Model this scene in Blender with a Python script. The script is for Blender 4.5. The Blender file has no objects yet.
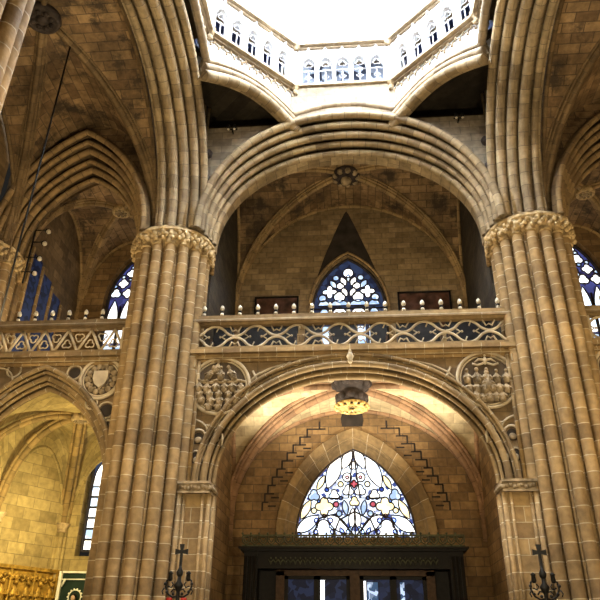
import bpy, math, random
from mathutils import Vector, Matrix
PI = math.pi
random.seed(7)
scn = bpy.context.scene
col = scn.collection

# ------------------------------------------------------------------ materials
def newmat(name):
    m = bpy.data.materials.new(name); m.use_nodes = True
    nt = m.node_tree; nt.nodes.clear()
    out = nt.nodes.new('ShaderNodeOutputMaterial'); b = nt.nodes.new('ShaderNodeBsdfPrincipled')
    nt.links.new(b.outputs[0], out.inputs[0])
    return m, nt, b

def stone(name, c1, c2, mortar, bw=.8, bh=.4, ms=.018, rough=.85, lo=.62, hi=1.25, nscale=.55, bump=.5, stain=0.0):
    if c1[0] > c1[2]*1.05:
        c1 = (c1[0]*.70, c1[1]*.62, c1[2]*.50); c2 = (c2[0]*.50, c2[1]*.445, c2[2]*.37); mortar = tuple(q*.62 for q in mortar)
    m, nt, b = newmat(name); N = nt.nodes.new; L = nt.links.new
    uv = N('ShaderNodeUVMap'); uv.uv_map = 'UVMap'
    br = N('ShaderNodeTexBrick'); L(uv.outputs[0], br.inputs['Vector'])
    br.inputs['Color1'].default_value = (*c1, 1); br.inputs['Color2'].default_value = (*c2, 1)
    br.inputs['Mortar'].default_value = (*mortar, 1)
    br.inputs['Scale'].default_value = 1; br.inputs['Mortar Size'].default_value = ms
    br.inputs['Mortar Smooth'].default_value = .4; br.inputs['Bias'].default_value = 0
    br.inputs['Brick Width'].default_value = bw; br.inputs['Row Height'].default_value = bh
    geo = N('ShaderNodeNewGeometry')
    n1 = N('ShaderNodeTexNoise'); n1.inputs['Scale'].default_value = nscale; n1.inputs['Detail'].default_value = 8
    n1.inputs['Roughness'].default_value = .65; L(geo.outputs['Position'], n1.inputs['Vector'])
    mr = N('ShaderNodeMapRange'); mr.inputs[1].default_value = .32; mr.inputs[2].default_value = .68
    mr.inputs[3].default_value = lo; mr.inputs[4].default_value = hi; L(n1.outputs['Fac'], mr.inputs[0])
    n2 = N('ShaderNodeTexNoise'); n2.inputs['Scale'].default_value = 5; n2.inputs['Detail'].default_value = 6
    L(geo.outputs['Position'], n2.inputs['Vector'])
    mr2 = N('ShaderNodeMapRange'); mr2.inputs[1].default_value = .3; mr2.inputs[2].default_value = .7
    mr2.inputs[3].default_value = .78; mr2.inputs[4].default_value = 1.18; L(n2.outputs['Fac'], mr2.inputs[0])
    mu = N('ShaderNodeMath'); mu.operation = 'MULTIPLY'; L(mr.outputs[0], mu.inputs[0]); L(mr2.outputs[0], mu.inputs[1])
    mx = N('ShaderNodeVectorMath'); mx.operation = 'SCALE'; L(br.outputs['Color'], mx.inputs[0]); L(mu.outputs[0], mx.inputs['Scale'])
    colout = mx.outputs[0]
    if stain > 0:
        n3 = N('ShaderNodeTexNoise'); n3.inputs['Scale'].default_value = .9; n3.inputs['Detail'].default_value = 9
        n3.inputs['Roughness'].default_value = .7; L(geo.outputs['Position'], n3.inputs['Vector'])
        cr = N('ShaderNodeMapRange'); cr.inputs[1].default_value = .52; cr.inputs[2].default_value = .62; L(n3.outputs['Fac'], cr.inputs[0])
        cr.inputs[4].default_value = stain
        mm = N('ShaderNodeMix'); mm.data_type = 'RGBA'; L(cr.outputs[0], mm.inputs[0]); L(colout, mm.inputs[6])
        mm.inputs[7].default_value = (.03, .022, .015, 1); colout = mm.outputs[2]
    L(colout, b.inputs['Base Color'])
    b.inputs['Roughness'].default_value = rough; b.inputs['Specular IOR Level'].default_value = .25
    ad = N('ShaderNodeMath'); ad.operation = 'MULTIPLY_ADD'; L(br.outputs['Fac'], ad.inputs[0]); ad.inputs[1].default_value = -.6
    L(n2.outputs['Fac'], ad.inputs[2])
    bp = N('ShaderNodeBump'); bp.inputs['Strength'].default_value = bump; bp.inputs['Distance'].default_value = .04
    L(ad.outputs[0], bp.inputs['Height']); L(bp.outputs[0], b.inputs['Normal'])
    return m

def plain(name, c, rough=.6, metal=0, nlo=.7, nhi=1.2, ns=3., bump=.2):
    m, nt, b = newmat(name); N = nt.nodes.new; L = nt.links.new
    geo = N('ShaderNodeNewGeometry'); n = N('ShaderNodeTexNoise'); n.inputs['Scale'].default_value = ns; n.inputs['Detail'].default_value = 6
    L(geo.outputs['Position'], n.inputs['Vector'])
    mr = N('ShaderNodeMapRange'); mr.inputs[1].default_value = .3; mr.inputs[2].default_value = .7
    mr.inputs[3].default_value = nlo; mr.inputs[4].default_value = nhi; L(n.outputs['Fac'], mr.inputs[0])
    mx = N('ShaderNodeVectorMath'); mx.operation = 'SCALE'; mx.inputs[0].default_value = c; L(mr.outputs[0], mx.inputs['Scale'])
    L(mx.outputs[0], b.inputs['Base Color']); b.inputs['Roughness'].default_value = rough; b.inputs['Metallic'].default_value = metal; b.inputs['Specular IOR Level'].default_value = .15
    bp = N('ShaderNodeBump'); bp.inputs['Strength'].default_value = bump; bp.inputs['Distance'].default_value = .03
    L(n.outputs['Fac'], bp.inputs['Height']); L(bp.outputs[0], b.inputs['Normal'])
    return m

def glass(name, ca, cb, e, scale=4., lo=.35, hi=.65):
    """daylit stained glass: colour varies pane by pane, daylight shining through"""
    m, nt, b = newmat(name); N = nt.nodes.new; L = nt.links.new
    geo = N('ShaderNodeNewGeometry'); v = N('ShaderNodeTexVoronoi'); v.inputs['Scale'].default_value = scale
    L(geo.outputs['Position'], v.inputs['Vector'])
    sp = N('ShaderNodeSeparateColor'); L(v.outputs['Color'], sp.inputs[0])
    mr = N('ShaderNodeMapRange'); mr.inputs[1].default_value = lo; mr.inputs[2].default_value = hi; L(sp.outputs[0], mr.inputs[0])
    mm = N('ShaderNodeMix'); mm.data_type = 'RGBA'; L(mr.outputs[0], mm.inputs[0])
    mm.inputs[6].default_value = (*ca, 1); mm.inputs[7].default_value = (*cb, 1)
    L(mm.outputs[2], b.inputs['Base Color']); L(mm.outputs[2], b.inputs['Emission Color'])
    b.inputs['Emission Strength'].default_value = e*.75; b.inputs['Roughness'].default_value = .5; b.inputs['Specular IOR Level'].default_value = .12
    return m

def emis(name, c, e):
    m, nt, b = newmat(name); b.inputs['Base Color'].default_value = (*c, 1)
    b.inputs['Emission Color'].default_value = (*c, 1); b.inputs['Emission Strength'].default_value = e
    return m

G = {}
G['pier'] = stone('pier_stone', (.40, .29, .155), (.31, .215, .11), (.62, .50, .31), 9., .47, .016, lo=.6, hi=1.3, nscale=.5)
G['flat'] = stone('dressed_stone', (.42, .31, .165), (.33, .23, .12), (.60, .49, .31), .62, .45, .014, lo=.65, hi=1.25)
G['arch'] = stone('arch_stone', (.44, .37, .26), (.33, .26, .17), (.16, .12, .08), 9., .5, .013, lo=.55, hi=1.3, nscale=.6)
G['lowarch'] = stone('lower_arch_stone', (.34, .255, .145), (.26, .19, .11), (.60, .5, .36), 9., .62, .013, lo=.6, hi=1.25)
G['wall'] = stone('rubble_wall', (.34, .235, .125), (.25, .165, .085), (.17, .11, .06), .68, .34, .018, lo=.65, hi=1.25, bump=.8)
G['wallup'] = stone('upper_west_wall', (.42, .33, .21), (.34, .26, .16), (.22, .165, .10), .66, .30, .015, lo=.65, hi=1.15, bump=.7)
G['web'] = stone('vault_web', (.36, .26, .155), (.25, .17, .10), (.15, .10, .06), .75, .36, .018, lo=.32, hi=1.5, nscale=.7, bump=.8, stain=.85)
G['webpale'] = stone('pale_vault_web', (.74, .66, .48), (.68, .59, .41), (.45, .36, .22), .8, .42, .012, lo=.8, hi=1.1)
G['webyel'] = stone('chapel_stone', (.62, .52, .25), (.54, .44, .20), (.36, .27, .11), .75, .42, .014, lo=.75, hi=1.15)
G['chrib'] = stone('chapel_rib_stone', (.46, .34, .15), (.4, .3, .13), (.2, .14, .06), 9., .5, .014, lo=.75, hi=1.15)
G['rib'] = stone('rib_stone', (.44, .33, .19), (.36, .26, .15), (.15, .1, .06), 9., .55, .014, lo=.7, hi=1.2)
G['ribred'] = stone('lower_rib_stone', (.40, .26, .17), (.36, .23, .15), (.2, .11, .06), 9., .55, .012, lo=.7, hi=1.15)
G['white'] = stone('lantern_limestone', (.68, .685, .70), (.64, .65, .67), (.45, .45, .47), .7, .5, .008, lo=.92, hi=1.05, bump=.15)
G['trimstone'] = stone('lantern_moulding', (.42, .36, .28), (.36, .30, .23), (.2, .16, .12), 9., .6, .01, lo=.75, hi=1.15)
G['dark'] = stone('shade_dark_stone', (.07, .06, .045), (.05, .042, .034), (.03, .026, .02), .7, .35, .015, lo=.6, hi=1.3)  # shade of squinch pockets and gallery sides put into the stone colour
G['spandrel'] = stone('spandrel_stone', (.27, .20, .12), (.22, .16, .095), (.14, .10, .06), .9, .38, .01, lo=.6, hi=1.25)
G['grey'] = stone('grey_spandrel', (.40, .36, .30), (.33, .29, .23), (.2, .17, .13), .75, .35, .012, lo=.6, hi=1.2)
G['relief'] = plain('carved_relief_stone', (.25, .185, .11), .8, 0, .45, 1.4, 4., .5)
G['rground'] = plain('deep_relief_ground', (.07, .05, .032), .9)  # relief depth put into the colour: darker copy of the relief stone
G['tracery'] = plain('tracery_stone', (.40, .32, .21), .8, 0, .6, 1.2, 2.)
G['capital'] = plain('capital_stone', (.42, .30, .15), .75, 0, .45, 1.35, 6., .6)
G['soot_and_recess_dark'] = plain('soot_and_recess_dark', (.028, .022, .018), .95, 0, .6, 1.5, 2.)  # sooty patches and joints, also flat dark plates for recesses
G['bossdark'] = plain('dark_boss_stone', (.035, .026, .022), .7, 0, .5, 1.5, 4.)
G['gild'] = plain('dull_gilding', (.62, .44, .16), .42, .6, .5, 1.3, 7., .4)
G['goldrelief'] = plain('gilded_wood', (.42, .25, .045), .5, .35, .45, 1.4, 5., .5)
G['wood'] = plain('dark_oak', (.006, .0045, .0035), .6, 0, .6, 1.5, 6.)
G['brownwood'] = plain('brown_oak', (.045, .024, .012), .6, 0, .6, 1.4, 6.)
G['cresting'] = plain('bronzed_cresting', (.06, .062, .034), .6, .1, .6, 1.4, 8.)
G['iron'] = plain('black_iron', (.012, .011, .010), .45, .3, .7, 1.3, 8.)
G['lead'] = plain('window_tracery', (.035, .03, .032), .7, 0, .7, 1.3, 6.)
G['whitetrace'] = plain('white_tracery', (.42, .42, .44), .7, 0, .9, 1.05, 6.)
G['panel'] = plain('dark_painted_panel', (.05, .022, .012), .5, 0, .3, 2.6, 2.2)
G['floor'] = stone('floor_slabs', (.22, .18, .14), (.17, .14, .11), (.08, .07, .05), .9, .9, .012)
G['greengls'] = plain('dark_green_panel', (.015, .03, .02), .35)
G['cream'] = plain('cream_paint', (.75, .72, .58), .5)
G['skin'] = plain('painted_skin', (.55, .36, .24), .5)
G['robe'] = plain('painted_robe', (.55, .50, .38), .6)
G['red'] = plain('red_glass', (.22, .015, .01), .2)
G['bulb'] = plain('pale_bulb', (.5, .44, .34), .3)
G['lamp'] = emis('spot_lens', (1, .9, .7), 6.)
G['sky'] = emis('bright_daylit_glass', (.90, .95, 1.), 13.0)
G['gback'] = glass('deep_blue_glass', (.010, .012, .03), (.022, .035, .085), .9, 3.)
G['gpurple'] = glass('violet_blue_glass', (.02, .018, .07), (.05, .06, .22), .9, 3.)
G['gmix'] = glass('mixed_blue_and_clear_glass', (.03, .05, .2), (.75, .85, 1.), 1.35, 7., .15, .5)
G['gwhite'] = glass('clear_daylit_glass', (.62, .78, 1.), (1., 1., 1.), 1.9, 2.5, .1, .5)
G['gwhite2'] = glass('pale_blue_daylit_glass', (.30, .46, .75), (.62, .76, .95), 1.0, 3.5, .25, .7)
G['gblue'] = glass('blue_glass', (.02, .06, .45), (.12, .25, .75), .9, 6.)
G['gred'] = glass('red_stained_glass', (.35, .03, .04), (.5, .12, .2), .9, 6.)
G['gyel'] = glass('yellow_glass', (1., .85, .5), (1., .95, .75), 1.2, 5.)
G['gdim'] = glass('dim_blue_pane', (.004, .006, .018), (.012, .02, .06), .5, 5.)
G['gdoor'] = glass('door_glass_daylight', (.03, .07, .16), (.45, .6, .9), .8, 7., .45, .8)
G['clrst'] = glass('lantern_passage_glass', (.04, .05, .08), (.55, .65, .85), .7, 2.4, .3, .7)

# ------------------------------------------------------------------ mesh builder
class MB:
    def __init__(s): s.v = []; s.f = []; s.uv = []; s.mi = []; s.sm = []; s.cur = 0
    def add(s, pts): i = len(s.v); s.v.extend([tuple(p) for p in pts]); return i
    def face(s, idx, uvs=None, smooth=False):
        s.f.append(tuple(idx)); s.mi.append(s.cur); s.sm.append(smooth)
        s.uv.append(uvs or [(s.v[i][0] + s.v[i][1], s.v[i][2]) for i in idx])
    def grid(s, P, U=None, V=None, smooth=True, closed=False):
        """P[i][j]; U[i][j],V[i][j] metres. i along V, j across U"""
        n = len(P); m = len(P[0]); b = s.add([p for r in P for p in r])
        if V is None:
            V = []; U = []; acc = [0]*m
            for i in range(n):
                if i: acc = [acc[j] + (Vector(P[i][j]) - Vector(P[i-1][j])).length for j in range(m)]
                a = sum(acc)/m; V.append([a]*m)
                u = [0]
                for j in range(1, m): u.append(u[-1] + (Vector(P[i][j]) - Vector(P[i][j-1])).length)
                U.append(u)
        for i in range(n-1):
            for j in range(m-1 if not closed else m):
                k = (j+1) % m
                u1 = U[i][j]; u2 = U[i][j+1] if j+1 < m else U[i][j] + .1
                u3 = U[i+1][j+1] if j+1 < m else U[i+1][j] + .1
                kk = j+1 if j+1 < m else j
                s.face((b+i*m+j, b+i*m+k, b+(i+1)*m+k, b+(i+1)*m+j),
                       [(u1, V[i][j]), (u2, V[i][kk]), (u3, V[i+1][kk]), (U[i+1][j], V[i+1][j])], smooth)
    def box(s, x0, x1, y0, y1, z0, z1, T=None):
        c = [(x, y, z) for x in (x0, x1) for y in (y0, y1) for z in (z0, z1)]
        uvf = {0: lambda p: (p[1], p[2]), 1: lambda p: (p[0], p[2]), 2: lambda p: (p[0], p[1])}
        b = s.add([T(*p) for p in c] if T else c)
        for idx, ax in (((0, 1, 3, 2), 0), ((4, 6, 7, 5), 0), ((0, 4, 5, 1), 1), ((2, 3, 7, 6), 1), ((0, 2, 6, 4), 2), ((1, 5, 7, 3), 2)):
            s.face([b+i for i in idx], [uvf[ax](c[i]) for i in idx])
    def tube(s, path, r, n=8, caps=True, closed=False, ru=None):
        P = [Vector(p) for p in path]; N = len(P); rings = []
        t0 = (P[1] - P[0]).normalized(); ref = Vector((0, 0, 1)) if abs(t0.z) < .9 else Vector((0, 1, 0))
        a = (ref - t0 * ref.dot(t0)).normalized()
        rr = r if isinstance(r, (list, tuple)) else [r]*N
        Vv = [0]
        for i in range(N):
            if closed: t = (P[(i+1) % N] - P[i-1])
            else: t = (P[min(i+1, N-1)] - P[max(i-1, 0)])
            t = t.normalized() if t.length > 1e-9 else t0
            a = a - t * a.dot(t); a = a.normalized() if a.length > 1e-6 else Vector((1, 0, 0)); b = t.cross(a)
            rings.append([P[i] + (a*math.cos(2*PI*j/n) + b*math.sin(2*PI*j/n))*rr[i] for j in range(n)])
            if i: Vv.append(Vv[-1] + (P[i]-P[i-1]).length)
        base = s.add([p for q in rings for p in q]); R0 = max(rr)
        for i in range(N if closed else N-1):
            i2 = (i+1) % N; va = Vv[i]; vb = Vv[i+1] if i+1 < N else Vv[i] + .1
            for j in range(n):
                k = (j+1) % n; ua = 2*PI*j/n*R0; ub = 2*PI*(j+1)/n*R0
                s.face((base+i*n+j, base+i*n+k, base+i2*n+k, base+i2*n+j), [(ua, va), (ub, va), (ub, vb), (ua, vb)], True)
        if caps and not closed:
            s.face([base+j for j in range(n)][::-1]); s.face([base+(N-1)*n+j for j in range(n)])
    def lathe(s, prof, c=(0, 0, 0), n=12, T=None, smooth=True):
        """prof [(r,z)]"""
        rings = [[(c[0]+r*math.cos(2*PI*j/n), c[1]+r*math.sin(2*PI*j/n), c[2]+z) for j in range(n)] for r, z in prof]
        if T: rings = [[T(*p) for p in q] for q in rings]
        base = s.add([p for q in rings for p in q]); R = max(p[0] for p in prof)
        for i in range(len(prof)-1):
            for j in range(n):
                k = (j+1) % n
                s.face((base+i*n+j, base+i*n+k, base+(i+1)*n+k, base+(i+1)*n+j),
                       [(2*PI*j/n*R, prof[i][1]), (2*PI*(j+1)/n*R, prof[i][1]), (2*PI*(j+1)/n*R, prof[i+1][1]), (2*PI*j/n*R, prof[i+1][1])], smooth)
        s.face([base+j for j in range(n)][::-1]); s.face([base+(len(prof)-1)*n+j for j in range(n)])
    def ball(s, c, r, n=8, m=6, sc=(1, 1, 1)):
        prof = [(max(1e-3, r*math.sin(PI*i/m)), -r*math.cos(PI*i/m)) for i in range(m+1)]
        s.lathe(prof, (0, 0, 0), n, T=lambda x, y, z: (c[0]+x*sc[0], c[1]+y*sc[1], c[2]+z*sc[2]))
    def prism(s, poly, T, d0, d1):
        """poly [(s,z)] extruded between depths d0 (front) and d1"""
        n = len(poly); b = s.add([T(a, d0, z) for a, z in poly] + [T(a, d1, z) for a, z in poly])
        s.face(range(b, b+n), [p for p in poly]); s.face(range(b+2*n-1, b+n-1, -1), [p for p in poly[::-1]])
        for i in range(n):
            j = (i+1) % n; s.face((b+i, b+n+i, b+n+j, b+j), [(0, 0), (abs(d1-d0), 0), (abs(d1-d0), .3), (0, .3)])
    def build(s, name, mats, parent=None):
        me = bpy.data.meshes.new(name); me.from_pydata(s.v, [], s.f); o = bpy.data.objects.new(name, me)
        uvl = me.uv_layers.new(name='UVMap'); k = 0
        for fi, p in enumerate(me.polygons):
            p.use_smooth = s.sm[fi]; p.material_index = s.mi[fi]
            for q in range(len(p.vertices)): uvl.data[p.loop_start+q].uv = s.uv[fi][q]
        for m in (mats if isinstance(mats, (list, tuple)) else [mats]): me.materials.append(G[m] if isinstance(m, str) else m)
        col.objects.link(o)
        if parent: o.parent = parent; o.matrix_parent_inverse = Matrix.Translation(-parent.location)
        return o

def tag(o, label=None, cat=None, group=None, kind=None):
    if label: o['label'] = label
    if cat: o['category'] = cat
    if group: o['group'] = group
    if kind: o['kind'] = kind
    return o
def thing(name, label, cat, loc=(0, 0, 0), group=None):
    o = bpy.data.objects.new(name, None); col.objects.link(o); o.location = loc; o.empty_display_size = .2
    return tag(o, label, cat, group)
def copy_tree(o, loc, label=None, group=None, mirror=False):
    c = o.copy(); col.objects.link(c); c.location = loc
    if mirror: c.scale = (-1, 1, 1)
    if label: c['label'] = label
    if group: c['group'] = group
    for ch in list(o.children):
        d = ch.copy(); col.objects.link(d); d.parent = c; d.matrix_parent_inverse = ch.matrix_parent_inverse.copy()
        for g in list(ch.children):
            e = g.copy(); col.objects.link(e); e.parent = d; e.matrix_parent_inverse = g.matrix_parent_inverse.copy()
    return c
def struct(o): o['kind'] = 'structure'; return o

# arch curves: n+1 points (s,z) left to right
def ell(a, b, zs, n=40, p=2.):
    out = []
    for i in range(n+1):
        t = PI - PI*i/n; c = math.cos(t); sn = math.sin(t)
        out.append((a*math.copysign(abs(c)**(2/p), c), zs + b*max(0, sn)**(2/p)))
    return out
def pnt(a, b, zs, n=40):
    """pointed arch of half-span a and rise b"""
    if b <= a*1.02: return ell(a, b, zs, n)
    c = (b*b - a*a)/(2*a); R = a + c; th = math.acos(c/R); h = n//2
    right = [(-c + R*math.cos(th*i/h), zs + R*math.sin(th*i/h)) for i in range(h+1)]
    return [(-x, z) for x, z in right] + right[::-1][1:]
def legs(pts, z0): return [(pts[0][0], z0)] + pts + [(pts[-1][0], z0)] if z0 is not None else pts

def TY(cx, y0=0): return lambda s, d, z: (cx+s, y0+d, z)           # wall facing the nave (d into the wall)
def TXL(x0, cy): return lambda s, d, z: (x0-d, cy+s, z)             # left side, d away from nave
def TXR(x0, cy): return lambda s, d, z: (x0+d, cy+s, z)
def Tline(A, B):
    A = Vector((*A, 0)); B = Vector((*B, 0)); u = (B-A).normalized(); M = (A+B)/2; nrm = Vector((-u.y, u.x, 0))
    return lambda s, d, z: tuple(M + u*s + nrm*d + Vector((0, 0, z)))

def moulded_arch(root, T, zs, rails, curve, rear, z0=None, rollmat='arch', bodymat='arch', n=44, outer=.22, rn=8, rollname='roll_moulding', full=False):
    """rails: (a,b,d,r). rolls are parts; body with hollows is one part"""
    secs = []
    def C(a, b): return legs(curve(a, b, zs, n), z0)
    a, b, d, r = rails[0]; secs.append((C(a+outer, b+outer), d+.12)); secs.append((C(a+outer*.5, b+outer*.5), d-.02))
    for k, (a, b, d, r) in enumerate(rails):
        secs.append((C(a+r*.3, b+r*.3), d+r*.4))
        if k+1 < len(rails):
            a2, b2, d2, r2 = rails[k+1]
            g_ = 1.0 if r > .1 else .5; secs.append((C(a*.5+a2*.5+.2*g_, b*.5+b2*.5+.32*g_), d*.5+d2*.5+.4*g_))
    a, b, d, r = rails[-1]
    secs.append((C(a, b), d+.2)); secs.append((C(a, b), rear-.3)); secs.append((C(a+.5, b+.5), rear))
    mb = MB(); npt = len(secs[0][0])
    mb.grid([[T(c[i][0], dd, c[i][1]) for c, dd in secs] for i in range(npt)], smooth=False)
    mb.build('arch_stones', bodymat, root)
    for a, b, d, r in rails:
        m = MB(); m.tube([T(s_, d, z_) for s_, z_ in C(a, b)], r, rn, caps=False); m.build(rollname, rollmat, root)

def wall_over(mb, T, pts, z1, x0, x1, d, zb=None, back=None):
    """wall plane above a curve, between s=x0..x1, up to z1; optional side pieces down to zb"""
    for dd in ([d] if back is None else [d, back]):
        xs = pts
        P0 = [T(s_, dd, z_) for s_, z_ in xs]; z1f = z1 if callable(z1) else (lambda q: z1); P1 = [T(s_, dd, max(z_, z1f(s_))) for s_, z_ in xs]
        U = [[s_ for s_, z_ in xs], [s_ for s_, z_ in xs]]; V = [[z_ for s_, z_ in xs], [z1f(s_) for s_, z_ in xs]]
        mb.grid([P0, P1], U, V, smooth=False)
        if zb is not None:
            for a, b in ((x0, xs[0][0]), (xs[-1][0], x1)):
                if b - a > 1e-3:
                    mb.grid([[T(a, dd, zb), T(b, dd, zb)], [T(a, dd, z1), T(b, dd, z1)]], [[a, b], [a, b]], [[zb, zb], [z1, z1]], smooth=False)

# ------------------------------------------------------------------ camera
CAM = bpy.data.cameras.new('camera'); cam = bpy.data.objects.new('camera', CAM); col.objects.link(cam); scn.camera = cam
p_, y_, r_ = math.radians(28.3), math.radians(5.2), math.radians(.8)
f_ = Vector((-math.sin(y_)*math.cos(p_), math.cos(y_)*math.cos(p_), math.sin(p_)))
r0 = Vector((math.cos(y_), math.sin(y_), 0)); u0 = r0.cross(f_)
rv = r0*math.cos(r_) + u0*math.sin(r_); uv_ = -r0*math.sin(r_) + u0*math.cos(r_)
cam.matrix_world = Matrix(((rv.x, uv_.x, -f_.x, .12), (rv.y, uv_.y, -f_.y, -20.5), (rv.z, uv_.z, -f_.z, 1.6), (0, 0, 0, 1)))
CAM.sensor_width = 36; CAM.lens = 650/600*36; CAM.clip_end = 200

BAYC = -6.3      # centre of the lantern bay along the nave
AX = 10.45       # centre of an aisle
WY = 6.0         # west wall
# ------------------------------------------------------------------ floor + shell
m = MB(); m.box(-18, 18, -26, 12, -.3, 0); struct(m.build('floor', 'floor'))

# ------------------------------------------------------------------ piers
def make_pier(loc, label):
    t = thing('clustered_pier', label, 'pier', loc, 'great clustered piers of the crossing bay')
    x, y = loc[:2]
    m = MB(); m.lathe([(.98, .5), (.98, 15)], (x, y, 0), 32, smooth=False); m.build('core', 'pier', t)
    m = MB(); m.lathe([(1.75, 0), (1.75, .35), (1.62, .45), (1.62, .9), (1.5, 1.0), (1.45, 1.1)], (x, y, 0), 16, smooth=False); m.build('plinth', 'flat', t)
    for k in range(16):
        a = 2*PI*(k+.5)/16
        cx, cy = x+1.22*math.cos(a), y+1.22*math.sin(a)
        m = MB(); m.tube([(cx, cy, 1.0), (cx, cy, 6), (cx, cy, 10), (cx, cy, 14.6)], .185, 12, caps=False); m.build('shaft', 'pier', t)
    m = MB()
    for k in range(16):
        a = 2*PI*k/16; cx, cy = x+1.09*math.cos(a), y+1.09*math.sin(a)
        m.tube([(cx, cy, 1.0), (cx, cy, 14.7)], .055, 8, caps=False)
    m.build('slender_rolls', 'pier', t)
    m = MB(); m.lathe([(1.0, 14.3), (1.2, 14.5), (1.3, 14.7), (1.45, 14.9), (1.5, 14.95)], (x, y, 0), 32)
    rnd = random.Random(3)
    for k in range(16):
        a = 2*PI*(k+.5)/16; cx, cy = x+1.25*math.cos(a), y+1.25*math.sin(a)
        m.lathe([(.17, 14.42), (.22, 14.46), (.17, 14.5), (.19, 14.66), (.28, 14.95)], (cx, cy, 0), 10)
        for q in range(6):
            b = a + (q-2.5)*.075; rr = 1.44+.09*rnd.random(); z = 14.62+.12*(q % 3)
            m.ball((x+rr*math.cos(b), y+rr*math.sin(b), z), .075+.035*rnd.random(), 6, 4, (1, 1, 1.2))
    m.build('leaf_capital', 'capital', t)
    m = MB(); m.lathe([(1.5, 14.93), (1.57, 14.97), (1.57, 15.06), (1.5, 15.1), (1.48, 15.16)], (x, y, 0), 16, smooth=False); m.build('abacus', 'capital', t)
    return t
PX = 6.6
pier0 = make_pier((-PX, 0, 0), 'clustered stone pier left of the central arch, full height in view')
copy_tree(pier0, (PX, 0, 0), 'clustered stone pier right of the central arch, full height in view')
copy_tree(pier0, (-14.25, 0, 0), 'clustered stone pier at the left edge, beyond the left aisle arch')
copy_tree(pier0, (14.4, 0, 0), 'clustered stone pier beyond the right aisle, at the right edge of the place')
copy_tree(pier0, (-6.85, -13.6, 0), 'near clustered pier whose shafts cross the top left corner')
for s, nm in ((-1, 'left'), (1, 'right')):
    t = thing('upper_shafts', 'slender wall shafts rising from the %s central pier to the lantern corner' % nm, 'shaft', (s*5.6, -1.2, 15.2), 'slender shafts above the pier capitals')
    for dx, dy, r in ((0, .18, .07), (-.16, .02, .1), (-.4, -.08, .07)):
        m = MB(); x = s*(5.52-dx); m.tube([(x, -1.25+dy, 15.2), (x, -1.25+dy, 18), (x, -1.25+dy, 21.2)], r, 8); m.build('shaft', 'arch', t)
    for z in (17.4, 18.6):
        m = MB(); m.ball((s*5.3, -1.25, z), .17, 8, 6, (1, 1, 1.2)); m.ball((s*5.3, -1.36, z-.08), .1, 6, 5); m.build('corbel_head', 'bossdark', t)

# ------------------------------------------------------------------ big west arch of the lantern bay
t = thing('transverse_arch', 'great round moulded arch spanning the two central piers above the gallery', 'arch', (0, 0, 15.2))
RL = [(5.48, 5.2, -1.2, .15), (5.4, 4.93, -.92, .13), (5.3, 4.68, -.62, .15), (5.2, 4.45, -.34, .12), (5.1, 4.22, -.05, .14)]
moulded_arch(t, TY(0), 15.15, RL, lambda a, b, z, n: ell(a, b, z, n, 2.1), .95, rn=10)
# side arches of the lantern bay (run towards the camera)
for s, nm in ((-1, 'left'), (1, 'right')):
    T = (TXL if s < 0 else TXR)(s*6.5, BAYC)
    t = thing('nave_arcade_arch', 'great moulded arch on the %s side of the lantern bay, rising towards the viewer' % nm, 'arch', (s*6.5, BAYC, 15.2), 'side arches of the lantern bay')
    rl = [(5.3, 5.5, -1.15, .15), (5.2, 5.28, -.82, .17), (5.08, 5.02, -.46, .18), (4.98, 4.82, -.08, .18), (4.98, 4.85, .32, .13)]
    moulded_arch(t, T, 15.15, rl, lambda a, b, z, n: ell(a, b, z, n, 2.15), .7, rn=10)
# wall above those arches inside the bay
m = MB()
c = ell(5.55, 5.3, 15.15, 44, 2.1); wall_over(m, TY(0), c, lambda q: 22.2 if abs(q) < 2.35 else 20.2, -6, 6, -.95)
wall_over(m, TY(0), ell(5.3, 4.9, 15.15, 44), 26.8, -6, 6, .9)
struct(m.build('wall_west', 'grey'))
for s, nm in ((-1, 'left'), (1, 'right')):
    m = MB(); T = (TXL if s < 0 else TXR)(s*6.5, BAYC); wall_over(m, T, ell(5.4, 5.6, 15.15, 60, 2.15), lambda q: 22.2 if abs(q) < 2.6 else 20.2, -5.4, 5.4, -.9)
    
    struct(m.build('wall_' + nm, 'grey'))

# ------------------------------------------------------------------ lantern (octagon)
OX, OW, HS = 5.1, -.78, 2.02
OE = 2*BAYC - OW
P8 = [(-HS, OW), (HS, OW), (OX, OW-(OX-HS)), (OX, OE+(OX-HS)), (HS, OE), (-HS, OE), (-OX, OE+(OX-HS)), (-OX, OW-(OX-HS))]
ZS = 22.12
def trefoil(c, r, k=3, ph=PI/2, n=30, dep=.42):
    return [(c[0]+r*(1-dep+dep*abs(math.cos(k*(2*PI*i/n)/2)))*math.cos(2*PI*i/n+ph), c[1]+r*(1-dep+dep*abs(math.cos(k*(2*PI*i/n)/2)))*math.sin(2*PI*i/n+ph)) for i in range(n)]
def curve_tube(mb, T, pts, d, r, n=6, closed=False): mb.tube([T(a, d, z) for a, z in pts], r, n, closed=closed)
NAMES = {0: 'far west', 1: 'right diagonal', 7: 'left diagonal', 2: 'right flank', 6: 'left flank'}
lantern = thing('lantern_drum', 'octagonal pale stone lantern with arcaded gallery high above the bay', 'lantern', (0, BAYC, 21.0))
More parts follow.
